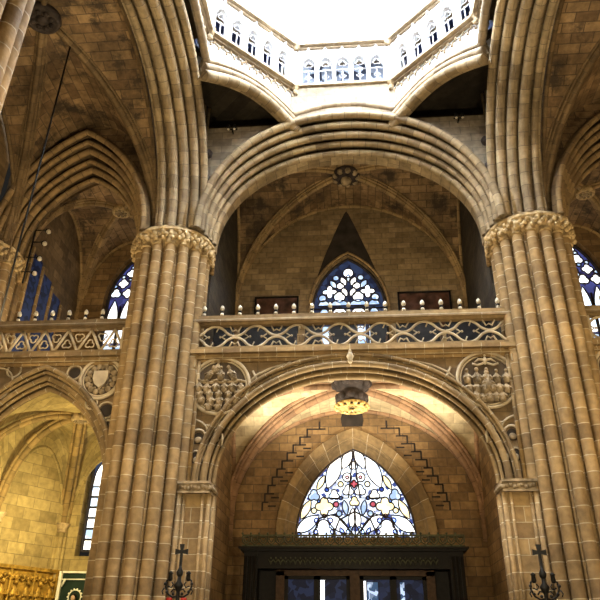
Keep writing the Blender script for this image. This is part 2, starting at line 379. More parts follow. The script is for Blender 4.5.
for k in range(8):
    A, B = P8[k], P8[(k+1) % 8]
    T0 = Tline(A, B); W = (Vector(A)-Vector(B)).length; h = W/2
    T = T0      # +d is outward (normal of left->right seen from inside)
    detailed = k in NAMES
    diag = k in (1, 7)
    zlo = 20.25 if not diag else 19.88
    # white wall
    base = [(-h + W*i/24, zlo + (.66 if not diag else .98) + (.3 if not diag else .66)*math.sin(PI*i/24)) for i in range(25)]
    m = MB(); wall_over(m, T, base, ZS, -h, h, .02, None, .5)
    m.build('drum_wall', 'white', lantern)
    # arc mouldings
    for q, (dz, amp, d, r) in enumerate(((0.0, .62, -.06, .2), (.5, .6, -.06, .16), (.9, .55, -.02, .08))):
        if q == 0 and not diag: continue
        am = amp if diag else amp*.72
        if diag and q == 0: am = .68
        pts = [(-h-.02 + (W+.04)*i/28, zlo + dz + am*math.sin(PI*i/28)) for i in range(29)]
        if q == 0: lo = pts
        m = MB(); curve_tube(m, T, pts, d-.14 if q == 0 else d-.05, r, 10); m.build('arc_moulding', 'arch' if q == 0 else 'trimstone', lantern)
    pts0 = [(-h-.1 + (W+.2)*i/28, zlo + (0 if diag else .3) + (.68 if diag else .3)*math.sin(PI*i/28)) for i in range(29)]
    m = MB()
    sec = [(0.0, .1), (.15, .1), (.3, .32), (.42, .05), (.56, .0), (.7, .3), (.82, .05), (.96, .05)] if diag else [(.1, -.02), (.34, -.02), (.4, .08), (.64, .0), (.7, .1)]
    m.grid([[T(s_, d, z_+dz) for dz, d in sec] for s_, z_ in pts0], smooth=False); m.build('arc_course', 'trimstone', lantern)
    if diag:
        m = MB(); m.grid([[T(s_, d, z_+.0) for d in (-.05, .06, .18)] for s_, z_ in pts0], smooth=False); m.build('squinch_soffit', 'arch', lantern)
    # string course
    m = MB()
    for z0, z1, d in ((ZS, ZS+.1, -.12), (ZS+.1, ZS+.22, -.28), (ZS+.22, ZS+.3, -.2)):
        m.box(-h-.08, h+.08, d, .5, z0, z1, T)
    m.build('string_course', 'trimstone', lantern)
    m = MB()
    if detailed:
        nn = 12 if diag else 11
        for i in range(nn):
            cx = -h + W*(i+.5)/nn; w = W/nn/2
            curve_tube(m, T, [(cx-w, ZS-.02), (cx-w*.75, ZS-.16), (cx-w*.2, ZS-.2), (cx, ZS-.34), (cx+w*.2, ZS-.2), (cx+w*.75, ZS-.16), (cx+w, ZS-.02)], -.04, .03, 5)
            m.ball(T(cx, -.06, ZS-.36), .05, 5, 4)
        m.build('cusped_frieze', 'relief', lantern)
    # arcade
    z0, z1 = ZS+.3, 24.6
    m = MB(); nb = 5; bw = W*.9/nb; x00 = -W*.45
    if detailed:
        m.box(-h, -W*.45, 0, .4, z0, z1, T); m.box(W*.45, h, 0, .4, z0, z1, T)
        for i in range(nb):
            cx = x00 + bw*(i+.5); a = bw*.33
            arc = pnt(a, a*1.25, z0+1.35, 10)
            wall_over(m, T, arc, z1, cx-bw/2, cx+bw/2, 0, z0)
            full = [(-a, z0)] + arc + [(a, z0)]
            m.grid([[T(cx+s_, 0, z_), T(cx+s_, .35, z_)] for s_, z_ in full], smooth=False)
        # shift of the arc strips
        m2 = m
    else:
        m.box(-h, h, 0, .4, z0, z1, T)
    m.v = m.v
    m.build('arcade_wall', 'white', lantern) if not detailed else None
    if detailed:
        m = MB(); m.box(-h, -W*.45, -.02, .4, z0, z1, T); m.box(W*.45, h, -.02, .4, z0, z1, T)
        for i in range(nb):
            cx = x00 + bw*(i+.5); a = bw*.39
            Tc = lambda s_, d_, z_, cx=cx: T(s_+cx, d_, z_)
            arc = pnt(a, a*1.5, z0+1.3, 10)
            wall_over(m, Tc, arc, z1, -bw/2, bw/2, 0, z0)
            full = [(-a, z0)] + arc + [(a, z0)]
            m.grid([[Tc(s_, 0, z_), Tc(s_, .35, z_)] for s_, z_ in full], smooth=False)
        m.build('arcade_wall', 'white', lantern)
        m = MB()
        for i in range(nb):
            cx = x00 + bw*(i+.5); a = bw*.38
            Tc = lambda s_, d_, z_, cx=cx: T(s_+cx, d_, z_)
            og = [(-a, z0+1.25), (-a*.95, z0+1.6), (-a*.5, z0+1.85), (-.02, z0+2.2), (0, z0+2.25), (.02, z0+2.2), (a*.5, z0+1.85), (a*.95, z0+1.6), (a, z0+1.25)]
            curve_tube(m, Tc, og, -.05, .035, 5); m.ball(Tc(0, -.06, z0+2.2), .06, 6, 4)
            curve_tube(m, Tc, trefoil((0, z0+1.38), a*.62), .1, .022, 4, True)
            curve_tube(m, Tc, [(-a*.9, z0+1.0), (a*.9, z0+1.0)], .1, .03, 5)
            curve_tube(m, Tc, [(0, z0), (0, z0+1.1)], .12, .022, 5)
            if k == 0: curve_tube(m, Tc, trefoil((0, z0+.62), a*.5, 4), .1, .016, 4, True)
        m.build('arcade_tracery', 'whitetrace', lantern)
        m = MB(); m.box(-h, h, .95, 1.0, z0-.3, z1, T); m.build('passage_glazing', 'clrst' if k == 0 else 'gdim', lantern)
    # top string + parapet
    m = MB()
    for za, zb, d in ((z1, z1+.1, -.1), (z1+.1, z1+.24, -.26), (z1+.24, z1+.3, -.18)): m.box(-h-.08, h+.08, d, 1.0, za, zb, T)
    m.build('upper_string_course', 'trimstone', lantern)
    m = MB(); zp = z1+.3
    if detailed:
        m.box(-h, h, -.1, .08, zp, zp+.08, T); m.box(-h, h, -.14, .12, zp+1.0, zp+1.14, T)
        nt_ = 6
        for i in range(nt_):
            a = -h+W*i/nt_; b = -h+W*(i+1)/nt_; cm = (a+b)/2
            curve_tube(m, T, [(a, zp+.08), (cm, zp+1.0)], 0, .045, 5); curve_tube(m, T, [(cm, zp+1.0), (b, zp+.08)], 0, .045, 5)
            curve_tube(m, T, trefoil((cm, zp+.35), .2), 0, .03, 4, True)
            curve_tube(m, T, trefoil((b if i < nt_-1 else a, zp+.72), .16), 0, .028, 4, True)
        m.build('pierced_parapet', 'whitetrace', lantern)
    # upper drum with tall windows, set back behind the passage
    m = MB(); g = MB()
    m.box(-h-.4, h+.4, 1.0, 1.3, z1, zp+.9, T)
    m.box(-h-.4, -h*.88, 1.0, 1.3, zp+.9, 36, T); m.box(h*.88, h+.4, 1.0, 1.3, zp+.9, 36, T); m.box(-.09, .09, 1.0, 1.2, zp+.9, 35, T)
    g.box(-h*.9, h*.9, 1.15, 1.2, zp+.85, 35.5, T)
    m.build('upper_drum', 'white', lantern); g.build('tall_window', 'sky', lantern)
    # corner colonnette + corbel head
    m = MB(); X, Y = A; m.tube([(X, Y, 21.6), (X, Y, 27)], .1, 8); m.build('corner_colonnette', 'white', lantern)
    m = MB(); v = Vector((0-X, BAYC-Y, 0)).normalized()*.2
    m.ball((X+v.x*.7, Y+v.y*.7, ZS-.14), .13, 8, 6, (1, 1, 1.2)); m.ball((X+v.x*1.1, Y+v.y*1.1, ZS-.26), .09, 7, 5); m.lathe([(.1, ZS-.05), (.22, ZS+.12), (.24, ZS+.3)], (X+v.x*.7, Y+v.y*.7, 0), 8, smooth=False)
    m.build('corbel_head', 'relief', lantern); m = MB(); m.lathe([(.1, z1-.1), (.2, z1+.12), (.22, z1+.3)], (X+v.x*.7, Y+v.y*.7, 0), 8, smooth=False)
    m.build('string_bracket', 'relief', lantern)
m = MB(); m.box(-7, 7, OE-2, OW+2.2, 36, 36.3); struct(m.build('ceiling', 'white'))
# slabs over the corners behind the squinches
for sx in (-1, 1):
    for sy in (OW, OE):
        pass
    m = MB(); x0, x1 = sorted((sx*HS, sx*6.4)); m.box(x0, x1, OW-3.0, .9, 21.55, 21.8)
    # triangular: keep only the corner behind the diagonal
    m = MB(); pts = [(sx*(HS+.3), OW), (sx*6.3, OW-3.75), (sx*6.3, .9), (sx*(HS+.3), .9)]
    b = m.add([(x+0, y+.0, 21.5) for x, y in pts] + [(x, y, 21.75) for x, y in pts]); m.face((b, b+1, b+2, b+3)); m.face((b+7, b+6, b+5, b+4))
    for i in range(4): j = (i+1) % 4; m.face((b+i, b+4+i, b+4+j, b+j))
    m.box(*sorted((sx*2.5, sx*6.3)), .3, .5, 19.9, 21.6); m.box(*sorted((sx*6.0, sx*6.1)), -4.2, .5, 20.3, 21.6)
    struct(m.build('ceiling', 'dark'))  # pocket shade put into the colour of these chamber faces
    t = thing('squinch_spotlight', 'small twin spotlight inside the dark pocket of the %s squinch' % ('left' if sx < 0 else 'right'), 'spotlight', (sx*4.6, -1.25, 19.5), 'spotlights in the squinch pockets')
    m = MB()
    for dx in (-.12, .12): m.lathe([(.06, 0), (.08, .1), (.05, .22)], (sx*4.45+dx, -1.35, 19.75), 8)
    m.tube([(sx*4.45-.2, -1.2, 19.85), (sx*4.45+.2, -1.2, 19.85)], .03, 6); m.tube([(sx*4.45, -1.2, 19.85), (sx*4.45, -.95, 19.85)], .03, 6); m.build('lamp_body', 'iron', t)
    m = MB()
    for dx in (-.12, .12): m.lathe([(.045, -.02), (.055, .01)], (sx*4.45+dx, -1.35, 19.74), 8)
    m.build('lens', 'bulb', t)

# ------------------------------------------------------------------ vault helper
def prof(t, H, s, pointed):
    t = min(1, abs(t))
    if not pointed: return H*math.sqrt(max(0, 1-t*t))
    c = (H*H - s*s)/(2*s); R = s+c
    return math.sqrt(max(0, R*R - (t*s + c)**2)) if H > s else H*math.sqrt(max(0, 1-t*t))
def vault(x0, x1, y0, y1, zs, H, mat, name, ribmat, riblabel, group, bossz=.0, boss=None, N=18, pointed=False, ribr=.1, ribs=True, wallribs=True):
    cx, cy, hx, hy = (x0+x1)/2, (y0+y1)/2, (x1-x0)/2, (y1-y0)/2
    s = min(hx, hy) if pointed else 1
    ts = [math.sin(PI/2*i/N) for i in range(-N, N+1)]
    dome = lambda u, v: .0
    Z = lambda u, v: zs + max(prof(u, H, s, pointed), prof(v, H, s, pointed))
    m = MB(); n = len(ts)
    b = m.add([(cx+u*hx, cy+v*hy, Z(u, v)) for u in ts for v in ts])
    def arcl(h_):
        out = [0]
        for i in range(1, n): out.append(out[-1] + math.hypot((ts[i]-ts[i-1])*h_, prof(ts[i], H, s, pointed)-prof(ts[i-1], H, s, pointed)))
        return out
    ax, ay = arcl(hx), arcl(hy)
    for i in range(n-1):
        for j in range(n-1):
            um = (ts[i]+ts[i+1])/2; vm = (ts[j]+ts[j+1])/2
            q = ((i, j), (i+1, j), (i+1, j+1), (i, j+1))
            if abs(vm) < abs(um): uvs = [(ts[a]*hx, ay[c_]) for a, c_ in q]
            else: uvs = [(ts[c_]*hy, ax[a]) for a, c_ in q]
            m.face([b+a*n+c_ for a, c_ in q], uvs, False)
    struct(m.build(name, mat))
    if ribs:
        for sx, sy, wh in ((-1, -1, 'front left'), (1, -1, 'front right'), (-1, 1, 'rear left'), (1, 1, 'rear right')):
            path = [(cx+sx*hx*t_, cy+sy*hy*t_, zs+prof(t_, H, s, pointed)-.05) for t_ in [math.sin(PI/2*i/20) for i in range(1, 21)]]
            path.append((cx+sx*hx, cy+sy*hy, zs-1.0))
            perp = Vector((-sy*hy, sx*hx, 0)).normalized()
            m = MB(); m.tube(path, ribr, 8)
            for q in (-1, 1): m.tube([(p[0]+perp.x*q*ribr*1.25, p[1]+perp.y*q*ribr*1.25, p[2]+ribr*.8) for p in path], ribr*.6, 6)
            for q in (-1, 1): m.tube([(p[0]+perp.x*q*ribr*2.1, p[1]+perp.y*q*ribr*2.1, p[2]+ribr*1.7) for p in path], ribr*.5, 6)
            tag(m.build('vault_rib', ribmat), riblabel % wh, 'rib', group)
    if wallribs:
        m = MB()
        for sy in (-1, 1): m.tube([(cx+t_*hx, cy+sy*(hy-.06), zs+prof(t_, H, s, pointed)-.03) for t_ in ts], ribr*.8, 6)
        for sx in (-1, 1): m.tube([(cx+sx*(hx-.06), cy+t_*hy, zs+prof(t_, H, s, pointed)-.03) for t_ in ts], ribr*.8, 6)
        tag(m.build('edge_rib', ribmat), (riblabel % 'edge').replace('vault rib', 'ribs along the vault sides'), 'rib')
    return cx, cy, zs+H

def round_boss(c, r, label, mat='capital'):
    t = thing('vault_boss', label, 'boss', c)
    m = MB(); m.lathe([(r*.5, .2), (r*.95, .12), (r, 0), (r*.95, -.12), (r*.8, -.16), (r*.75, -.12)], c, 20); m.build('boss_disc', mat, t)
    m = MB(); m.ball((c[0], c[1], c[2]-.12), r*.35, 8, 5, (1, 1, .5))
    for i in range(8):
        a = 2*PI*i/8; m.ball((c[0]+r*.52*math.cos(a), c[1]+r*.52*math.sin(a), c[2]-.12), r*.17, 6, 4)
    m.build('carved_rosette', 'relief' if mat != 'bossdark' else 'bossdark', t)
    return t

# gallery bay above the entrance
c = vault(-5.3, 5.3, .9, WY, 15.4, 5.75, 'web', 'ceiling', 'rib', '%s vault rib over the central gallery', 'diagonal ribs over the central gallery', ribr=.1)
t = thing('vault_boss', 'dark carved pendant boss at the crown of the central gallery vault', 'boss', c)
m = MB(); m.lathe([(.3, .1), (.62, 0), (.66, -.12), (.55, -.3), (.35, -.34)], c, 14); m.build('boss_disc', 'bossdark', t)
m = MB(); 
for i in range(9): a = 2*PI*i/9; m.ball((c[0]+.52*math.cos(a), c[1]+.52*math.sin(a), c[2]-.22), .15, 7, 5)
m.ball((c[0], c[1], c[2]-.4), .26, 8, 6); m.build('carved_foliage', 'relief', t)

# aisle bays beside the lantern, and upper gallery aisle bays
for s, nm in ((-1, 'left'), (1, 'right')):
    cx = s*AX
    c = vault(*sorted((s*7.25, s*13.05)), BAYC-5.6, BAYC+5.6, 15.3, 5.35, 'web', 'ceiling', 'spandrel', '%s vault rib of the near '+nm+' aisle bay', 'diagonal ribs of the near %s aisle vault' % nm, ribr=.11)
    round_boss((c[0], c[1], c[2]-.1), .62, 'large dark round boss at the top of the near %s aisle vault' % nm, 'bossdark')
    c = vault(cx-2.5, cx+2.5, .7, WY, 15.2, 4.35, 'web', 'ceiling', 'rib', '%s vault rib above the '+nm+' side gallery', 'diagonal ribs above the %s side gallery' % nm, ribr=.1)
    round_boss((c[0], c[1], c[2]-.1), .42, 'round pale carved boss of the vault above the %s side gallery' % nm)
    # aisle transverse arch
    t = thing('aisle_arch', 'tall pointed moulded arch across the %s aisle above the side gallery' % nm, 'arch', (cx, 0, 15.2), 'pointed arches across the aisles')
    rl = [(2.95, 4.95, -1.2, .12), (2.83, 4.65, -.95, .1), (2.72, 4.4, -.68, .13), (2.6, 4.1, -.4, .1), (2.48, 3.85, -.15, .13), (2.38, 3.6, .15, .1)]
    moulded_arch(t, TY(cx), 15.15, rl, pnt, .7, rn=8, rollmat='rib', bodymat='spandrel')
    m = MB(); wall_over(m, TY(cx), pnt(3.0, 5.0, 15.15, 40), 21.2, -3, 3, -.9); wall_over(m, TY(cx), pnt(2.5, 3.8, 15.15, 40), 21.2, -3, 3, .72)
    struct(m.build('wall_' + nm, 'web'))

# ------------------------------------------------------------------ windows
def circ(cx, cz, r, n=20): return [(cx+r*math.cos(2*PI*i/n), cz+r*math.sin(2*PI*i/n)) for i in range(n)]
def leaf(cx, cz, L, w, ang, n=8):
    a = math.radians(ang); out = []
    top = [(-L/2+L*i/n, w/2*math.sin(PI*i/n)**.8) for i in range(n+1)]
    pts = top + [(x, -z) for x, z in top[::-1][1:-1]]
    return [(cx+x*math.cos(a)-z*math.sin(a), cz+x*math.sin(a)+z*math.cos(a)) for x, z in pts]
def head(x0, x1, z0, z1):
    h = (x1-x0)/2; cx = (x0+x1)/2
    return [(x0, z0)] + [(cx+x, z) for x, z in pnt(h, (z1-z0)*.75, z0+(z1-z0)*.25, 10)] + [(x1, z0)]
def make_window(num, label_mats, T, outline, shapes, bars, glassmat, tracemat, barr=.035, dg=.0):
    """shapes: (outline, material index) ; bars: polylines"""
    w = thing('window_%d' % num, None, None, T(0, 0, outline[0][1])); w['kind'] = 'structure'
    m = MB(); m.prism(outline, T, .12+dg, .16+dg); m.build('glass_ground', glassmat, w)
    m = MB()
    for pts, mi in shapes: m.cur = mi; m.prism(pts, T, .07+dg, .11+dg)
    m.build('glass_panes', ['gwhite', 'gwhite2', 'gblue', 'gred', 'gyel'], w)
    m = MB()
    for pts, mi in shapes: curve_tube(m, T, pts, .06+dg, barr, 5, True)
    for b in bars: curve_tube(m, T, b, .06+dg, barr*1.15, 6)
    curve_tube(m, T, outline, .04+dg, barr*1.8, 6, True)
    m.build('tracery', tracemat, w)
    return w
# lower window over the doors: coordinates from a tracing of its tracery, metres
def LZ(x, y): return ((x-272)*4.62/440*1.03, 5.52+(390-y)*(8.95-5.52)/325)
def lp(kind, x, y, r, *a):
    cx, cz = LZ(x, y); k = .0121
    if kind == 'c': return circ(cx, cz, r*k)
    if kind == 'q': return trefoil((cx, cz), r*k, 4, PI/4*0, 32, .38)
    if kind == 't': return trefoil((cx, cz), r*k, 3, PI/2, 30, .38)
    if kind == 'l': return leaf(cx, cz, r*k, a[0]*k, a[1])
S = []
def both(kind, x, y, r, *a, mi=0):
    S.append((lp(kind, x, y, r, *a), mi)); b = list(a)
    if kind == 'l': b[1] = 180-b[1]
    S.append((lp(kind, 544-x, y, r, *b), mi))
both('l', 197, 150, 120, 46, 68, mi=0); both('l', 248, 100, 78, 32, 68); both('c', 247, 172, 15); both('c', 247, 172, 5, mi=3)
S.append((lp('t', 272, 128, 15), 0)); S.append((lp('q', 272, 197, 13), 3))
both('t', 250, 222, 19); both('c', 222, 198, 9, mi=4); both('l', 148, 192, 55, 20, 62, mi=4); both('c', 170, 218, 7, mi=2)
both('t', 122, 240, 20, mi=1); both('t', 197, 239, 18); both('q', 160, 281, 30, mi=4); both('c', 204, 273, 9, mi=3); both('c', 122, 296, 9, mi=4)
both('l', 92, 292, 70, 26, 62, mi=4); S.append((lp('t', 272, 264, 17), 4)); both('l', 238, 285, 50, 20, 100, mi=1)
both('l', 98, 345, 92, 40, 35); both('l', 210, 345, 92, 38, -38); both('t', 157, 368, 34, mi=0); both('l', 262, 325, 70, 22, 85, mi=0)
both('c', 132, 332, 8, mi=2); both('c', 182, 332, 8, mi=2); both('c', 128, 372, 7, mi=2); both('c', 190, 372, 7, mi=2); both('c', 160, 316, 6, mi=3)
both('l', 250, 370, 36, 16, 60, mi=1); both('c', 68, 380, 6, mi=2); both('c', 222, 250, 6, mi=2); both('c', 140, 262, 5, mi=2); both('c', 215, 307, 9, mi=1); both('l', 225, 372, 30, 12, 120, mi=2)
WL = TY(-.02, WY+.25)
ol = pnt(2.36, 3.52, 5.45, 40)
bars = [[(0, 5.45), (0, 6.6)], [LZ(272, 300), LZ(215, 330), LZ(190, 390)], [LZ(272, 300), LZ(329, 330), LZ(354, 390)], [LZ(118, 390), LZ(140, 325), LZ(200, 308), LZ(272, 390)], [LZ(426, 390), LZ(404, 325), LZ(344, 308), LZ(272, 390)], [LZ(160, 250), LZ(250, 250), LZ(272, 70)], [LZ(384, 250), LZ(294, 250), LZ(272, 70)]]
make_window(1, None, WL, ol, S, bars, 'gmix', 'lead', .03)
# upper window
S = []
def UZ(x, y): return ((x-292)*3.3/425, 15.0+(430-y)*(18.2-15.0)/355)
def up(kind, x, y, r, *a):
    cx, cz = UZ(x, y); k = .0083
    if kind == 'c': return circ(cx, cz, r*k)
    if kind == 'q': return trefoil((cx, cz), r*k, 4, 0, 32, .5)
    if kind == 'l': return leaf(cx, cz, r*k, a[0]*k, a[1])
    if kind == 'h':
        w = a[0]/2; p0 = UZ(x-w, y); p1 = UZ(x+w, y-r); return head(p0[0], p1[0], p0[1], p1[1])
def both(kind, x, y, r, *a, mi=0):
    S.append((up(kind, x, y, r, *a), mi)); b = list(a)
    if kind == 'l': b[1] = 180-b[1]
    S.append((up(kind, 584-x, y, r, *b), mi))
S.append((up('c', 292, 158, 30), 0)); S.append((up('l', 292, 190, 50, 22, 90), 1)); both('c', 217, 187, 18, mi=1); both('l', 200, 225, 62, 34, 125, mi=1); both('l', 262, 208, 62, 34, 115)
both('c', 243, 235, 22); both('q', 178, 270, 42, mi=0); both('l', 268, 272, 62, 34, 115); both('c', 236, 300, 32); both('c', 134, 306, 22, mi=1)
both('h', 236, 352, 34, 100, mi=1); both('h', 142, 352, 32, 66, mi=1); both('h', 236, 430, 70, 96); both('h', 144, 430, 70, 66, mi=1)
for dx in (0, 1): both('c', 236-18+dx*36, 397, 9, mi=2)
WU = TY(-.03, WY+.2)
ol = [(-1.68, 11.4)] + pnt(1.68, 2.75, 15.45, 30) + [(1.68, 11.4)]
bars = [[(x, 11.4), (x, 15.9)] for x in (-.85, 0, .85)] + [[(-1.68, z), (1.68, z)] for z in (15.55, 14.8, 13.6, 12.4)]
for i in range(4):
    for j in range(3): x0 = -1.62+.83*i; z0 = 11.5+1.1*j; S.append(([(x0, z0), (x0+.7, z0), (x0+.7, z0+.95), (x0, z0+.95)], 1))
make_window(2, None, WU, ol, S, bars, 'gback', 'lead', .035)
# aisle gallery windows and lower aisle lancets
num = 3
for s, nm in ((-1, 'left'), (1, 'right')):
    cx = s*10.3; a = 1.3; S = []
    z0 = 16.0
    for zc, xs, r in ((18.35, (0,), .3), (17.8, (-.32, .32), .28), (17.25, (-.68, 0, .68), .27), (16.7, (-.98, -.4, .4, .98), .27)):
        for q, x in enumerate(xs): S.append((trefoil((x, zc), r, 4 if (q+int(zc*4)) % 2 else 3, PI/2, 30, .3), 0))
    for x, zc in ((-.35, 17.5), (.35, 17.5), (-.2, 16.98), (.2, 16.98), (-1.05, 17.1), (1.05, 17.1), (-.72, 17.62), (.72, 17.62), (-.3, 18.15), (.3, 18.15)): S.append((circ(x, zc, .1), 1))
    for i in range(4):
        x0 = -1.24+.63*i; S.append((head(x0, x0+.54, 14.9, 16.35), 0))
        for z in (11.4, 12.3, 13.2, 14.05): S.append(([(x0, z), (x0+.54, z), (x0+.54, z+.76), (x0, z+.76)], 0 if z > 14 else 1))
    ol = [(-a, 11.3)] + pnt(a, 2.7, 16.1, 30) + [(a, 11.3)]
    make_window(num, None, TY(cx, WY+.2), ol, S, [[(x, 11.3), (x, 16)] for x in (-.65, -.02, .61)], 'gpurple', 'lead', .04); num += 1
    cx = s*10.1; S = []
    for x0 in (-.78, .04):
        S.append((head(x0, x0+.72, 7.5, 8.6), 0))
        for q in range(6): S.append(([(x0, 5.0+.42*q), (x0+.72, 5.0+.42*q), (x0+.72, 5.38+.42*q), (x0, 5.38+.42*q)], (0, 1, 0, 0, 1, 0)[q]))
    for x, z, r in ((0, 9.25, .28), (-.38, 8.85, .2), (.38, 8.85, .2), (0, 8.75, .14)): S.append((trefoil((x, z), r), 1))
    make_window(num, None, TY(cx, WY+.2), [(-.85, 4.95)] + pnt(.85, 1.6, 8.2, 24) + [(.85, 4.95)], S, [], 'gback', 'lead', .03); num += 1

# ------------------------------------------------------------------ west walls
def wall_with(mb, T, x0, x1, z0, z1, op, sill):
    """op: opening outline from left spring/base to right; front plane d=0 plus reveal"""
    wall_over(mb, T, op, z1, x0, x1, 0, sill)
    if sill > z0: mb.grid([[T(x0, 0, z0), T(x1, 0, z0)], [T(x0, 0, sill), T(x1, 0, sill)]], [[x0, x1], [x0, x1]], [[z0, z0], [sill, sill]], smooth=False)
    full = [(op[0][0], sill)] + op + [(op[-1][0], sill), (op[0][0], sill)]
    mb.grid([[T(s_, 0, z_), T(s_, .5, z_)] for s_, z_ in full], smooth=False)
m = MB(); wall_with(m, TY(0, WY), -5.4, 5.4, 0, 11.2, pnt(3.05, 4.25, 5.45, 40), 5.45)
struct(m.build('wall_west', 'wall'))
m = MB(); wall_with(m, TY(0, WY), -5.6, 5.6, 10.9, 21.6, [(-1.75, 11.4)]+pnt(1.75, 2.85, 15.45, 30)+[(1.75, 11.4)], 11.4)
struct(m.build('wall_west', 'wallup'))
for s, nm in ((-1, 'left'), (1, 'right')):
    m = MB(); wall_with(m, TY(s*10.3, WY), -3.2, 3.2, 10.6, 20, [(-1.45, 11.3)]+pnt(1.45, 2.85, 16.1, 30)+[(1.45, 11.3)], 11.3)
    struct(m.build('wall_west', 'wall'))
    m = MB(); wall_with(m, TY(s*10.1, WY), -3.2, 3.2, 0, 11, [(-1.0, 4.75)]+pnt(1.0, 1.8, 8.2, 24)+[(1.0, 4.75)], 4.75)
    struct(m.build('wall_west', 'webyel'))
    # side walls of the galleries
    m = MB(); m.box(s*5.3 if s > 0 else -5.75, 5.75 if s > 0 else -5.3, .9, WY, 10.9, 21.4); struct(m.build('wall_' + nm, 'dark'))  # same stone darkened, its shade put into the colour
    m = MB(); a, b = sorted((s*12.95, s*13.3)); m.box(a, b, .7, WY, 10.9, 19.8); struct(m.build('wall_' + nm, 'spandrel'))
    m = MB(); a, b = sorted((s*4.95, s*5.4)); m.box(a, b, .6, WY, 0, 11); struct(m.build('wall_' + nm, 'wall'))
    m = MB(); a, b = sorted((s*7.7, s*8.0)); m.box(a, b, 1.2, WY, 10.7, 19); struct(m.build('wall_' + nm, 'wall'))
    # outer aisle wall beside lantern
    m = MB(); a, b = sorted((s*13.15, s*13.4)); m.box(a, b, -12.5, -1.6, 0, 21); struct(m.build('wall_%s' % nm, 'spandrel'))
# gallery floor
m = MB(); m.box(-15, 15, -.05, WY+.5, 10.62, 10.72); struct(m.build('floor', 'flat'))
# thin near-black plate: triangle above the upper window, gable outline
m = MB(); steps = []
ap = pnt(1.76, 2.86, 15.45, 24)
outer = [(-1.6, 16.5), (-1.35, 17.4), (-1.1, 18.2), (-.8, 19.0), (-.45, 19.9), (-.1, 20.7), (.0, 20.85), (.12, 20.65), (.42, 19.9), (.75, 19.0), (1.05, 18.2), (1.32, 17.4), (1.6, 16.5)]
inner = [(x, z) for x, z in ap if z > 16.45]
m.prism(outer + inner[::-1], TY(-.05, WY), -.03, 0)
tag(m.build('gable_recess_mark', 'soot_and_recess_dark'), 'dark triangular gable mark on the wall above the upper window', 'stain')
# hood of upper window
t = thing('window_hood', 'thin pointed stone hood around the upper west window', 'moulding', (0, WY, 15.4))
m = MB(); m.tube([(s_-.03, WY-.04, z_) for s_, z_ in [(-1.82, 14)]+pnt(1.82, 2.95, 15.45, 30)+[(1.82, 14)]], .07, 6); m.build('hood_mould', 'rib', t)
# embrasure of lower window
t = thing('window_embrasure', 'broad pointed stone surround of the stained window over the doors', 'moulding', (0, WY, 5.45))
secs = [(3.12, 4.32, -.12), (3.1, 4.28, -.2), (2.78, 3.94, -.2), (2.74, 3.9, -.1), (2.7, 3.85, -.08), (2.66, 3.8, .02), (2.62, 3.74, .04), (2.54, 3.68, .1), (2.5, 3.64, .12), (2.4, 3.56, .22), (2.3, 3.46, .3)]
m = MB(); cs = [pnt(a, b, 5.45, 40) for a, b, d in secs]
m.grid([[(c_[i][0], WY+secs[j][2], c_[i][1]) for j, c_ in enumerate(cs)] for i in range(41)], smooth=False); m.build('splayed_jamb', 'lowarch', t)
m = MB(); m.tube([(x, WY-.1, z) for x, z in pnt(2.8, 3.93, 5.45, 40)], .05, 6); m.build('roll_moulding', 'rib', t)
# stepped open joints where an older gable was keyed in
for s, nm in ((-1, 'left'), (1, 'right')):
    m = MB(); C_ = [(.75, 10.1), (1.1, 9.9), (1.8, 9.5), (2.35, 8.9), (2.75, 8.35), (3.2, 7.6), (3.5, 7.0), (3.65, 6.45)]
    L_ = lambda z: next((p[0]+(q[0]-p[0])*(p[1]-z)/(p[1]-q[1]) for p, q in zip(C_, C_[1:]) if q[1] <= z <= p[1]), 3.65)
    z = 10.08; k = 0
    while z > 6.7:
        x = L_(z); x2 = L_(z-.33); w = .028
        a, b = sorted((s*(x-.12-.1*(k % 2)), s*(x2+.06))); m.box(a, b, WY-.02, WY+.02, z-w, z+w) if k else None
        a, b = sorted((s*(x2), s*(x2+.07))); m.box(a, b, WY-.02, WY+.02, z-.33, z)
        if k % 3 != 2: a, b = sorted((s*(x-.42), s*(x-.1))); m.box(a, b, WY-.02, WY+.02, z-.18, z-.12) if z < 9.7 else None
        z -= .33; k += 1
    tag(m.build('stepped_joint', 'soot_and_recess_dark'), 'stepped dark open joints in masonry %s of the lower window' % nm, 'masonry joint', 'stepped joints beside the lower window')
m = MB(); m.prism([(-.45, 9.85), (.4, 9.85), (.45, 10.1), (.36, 10.7), (-.35, 10.7), (-.5, 10.2)], TY(0, WY), -.03, 0); tag(m.build('soot_stain', 'soot_and_recess_dark'), 'black sooty patch on the wall between the low window and the pendant boss', 'stain')
# dark panels in the gallery
for x0, x1, z0, z1, nm in ((-4.4, -2.35, 14.2, 16.1, 'left'), (2.2, 4.6, 14.2, 16.15, 'right')):
    t = thing('wall_panel', 'dark framed painted panel on the upper west wall, %s of its window' % nm, 'painting', ((x0+x1)/2, WY, z0), 'dark panels beside the upper window')
    m = MB(); m.box(x0+.08, x1-.08, WY-.06, WY-.01, z0+.08, z1-.08); m.build('painted_board', 'panel', t)
    m = MB()
    for a in ((x0, x1, z0, z0+.08), (x0, x1, z1-.08, z1), (x0, x0+.08, z0, z1), (x1-.08, x1, z0, z1)): m.box(a[0], a[1], WY-.1, WY-.01, a[2], a[3])
    m.build('frame', 'wood', t)

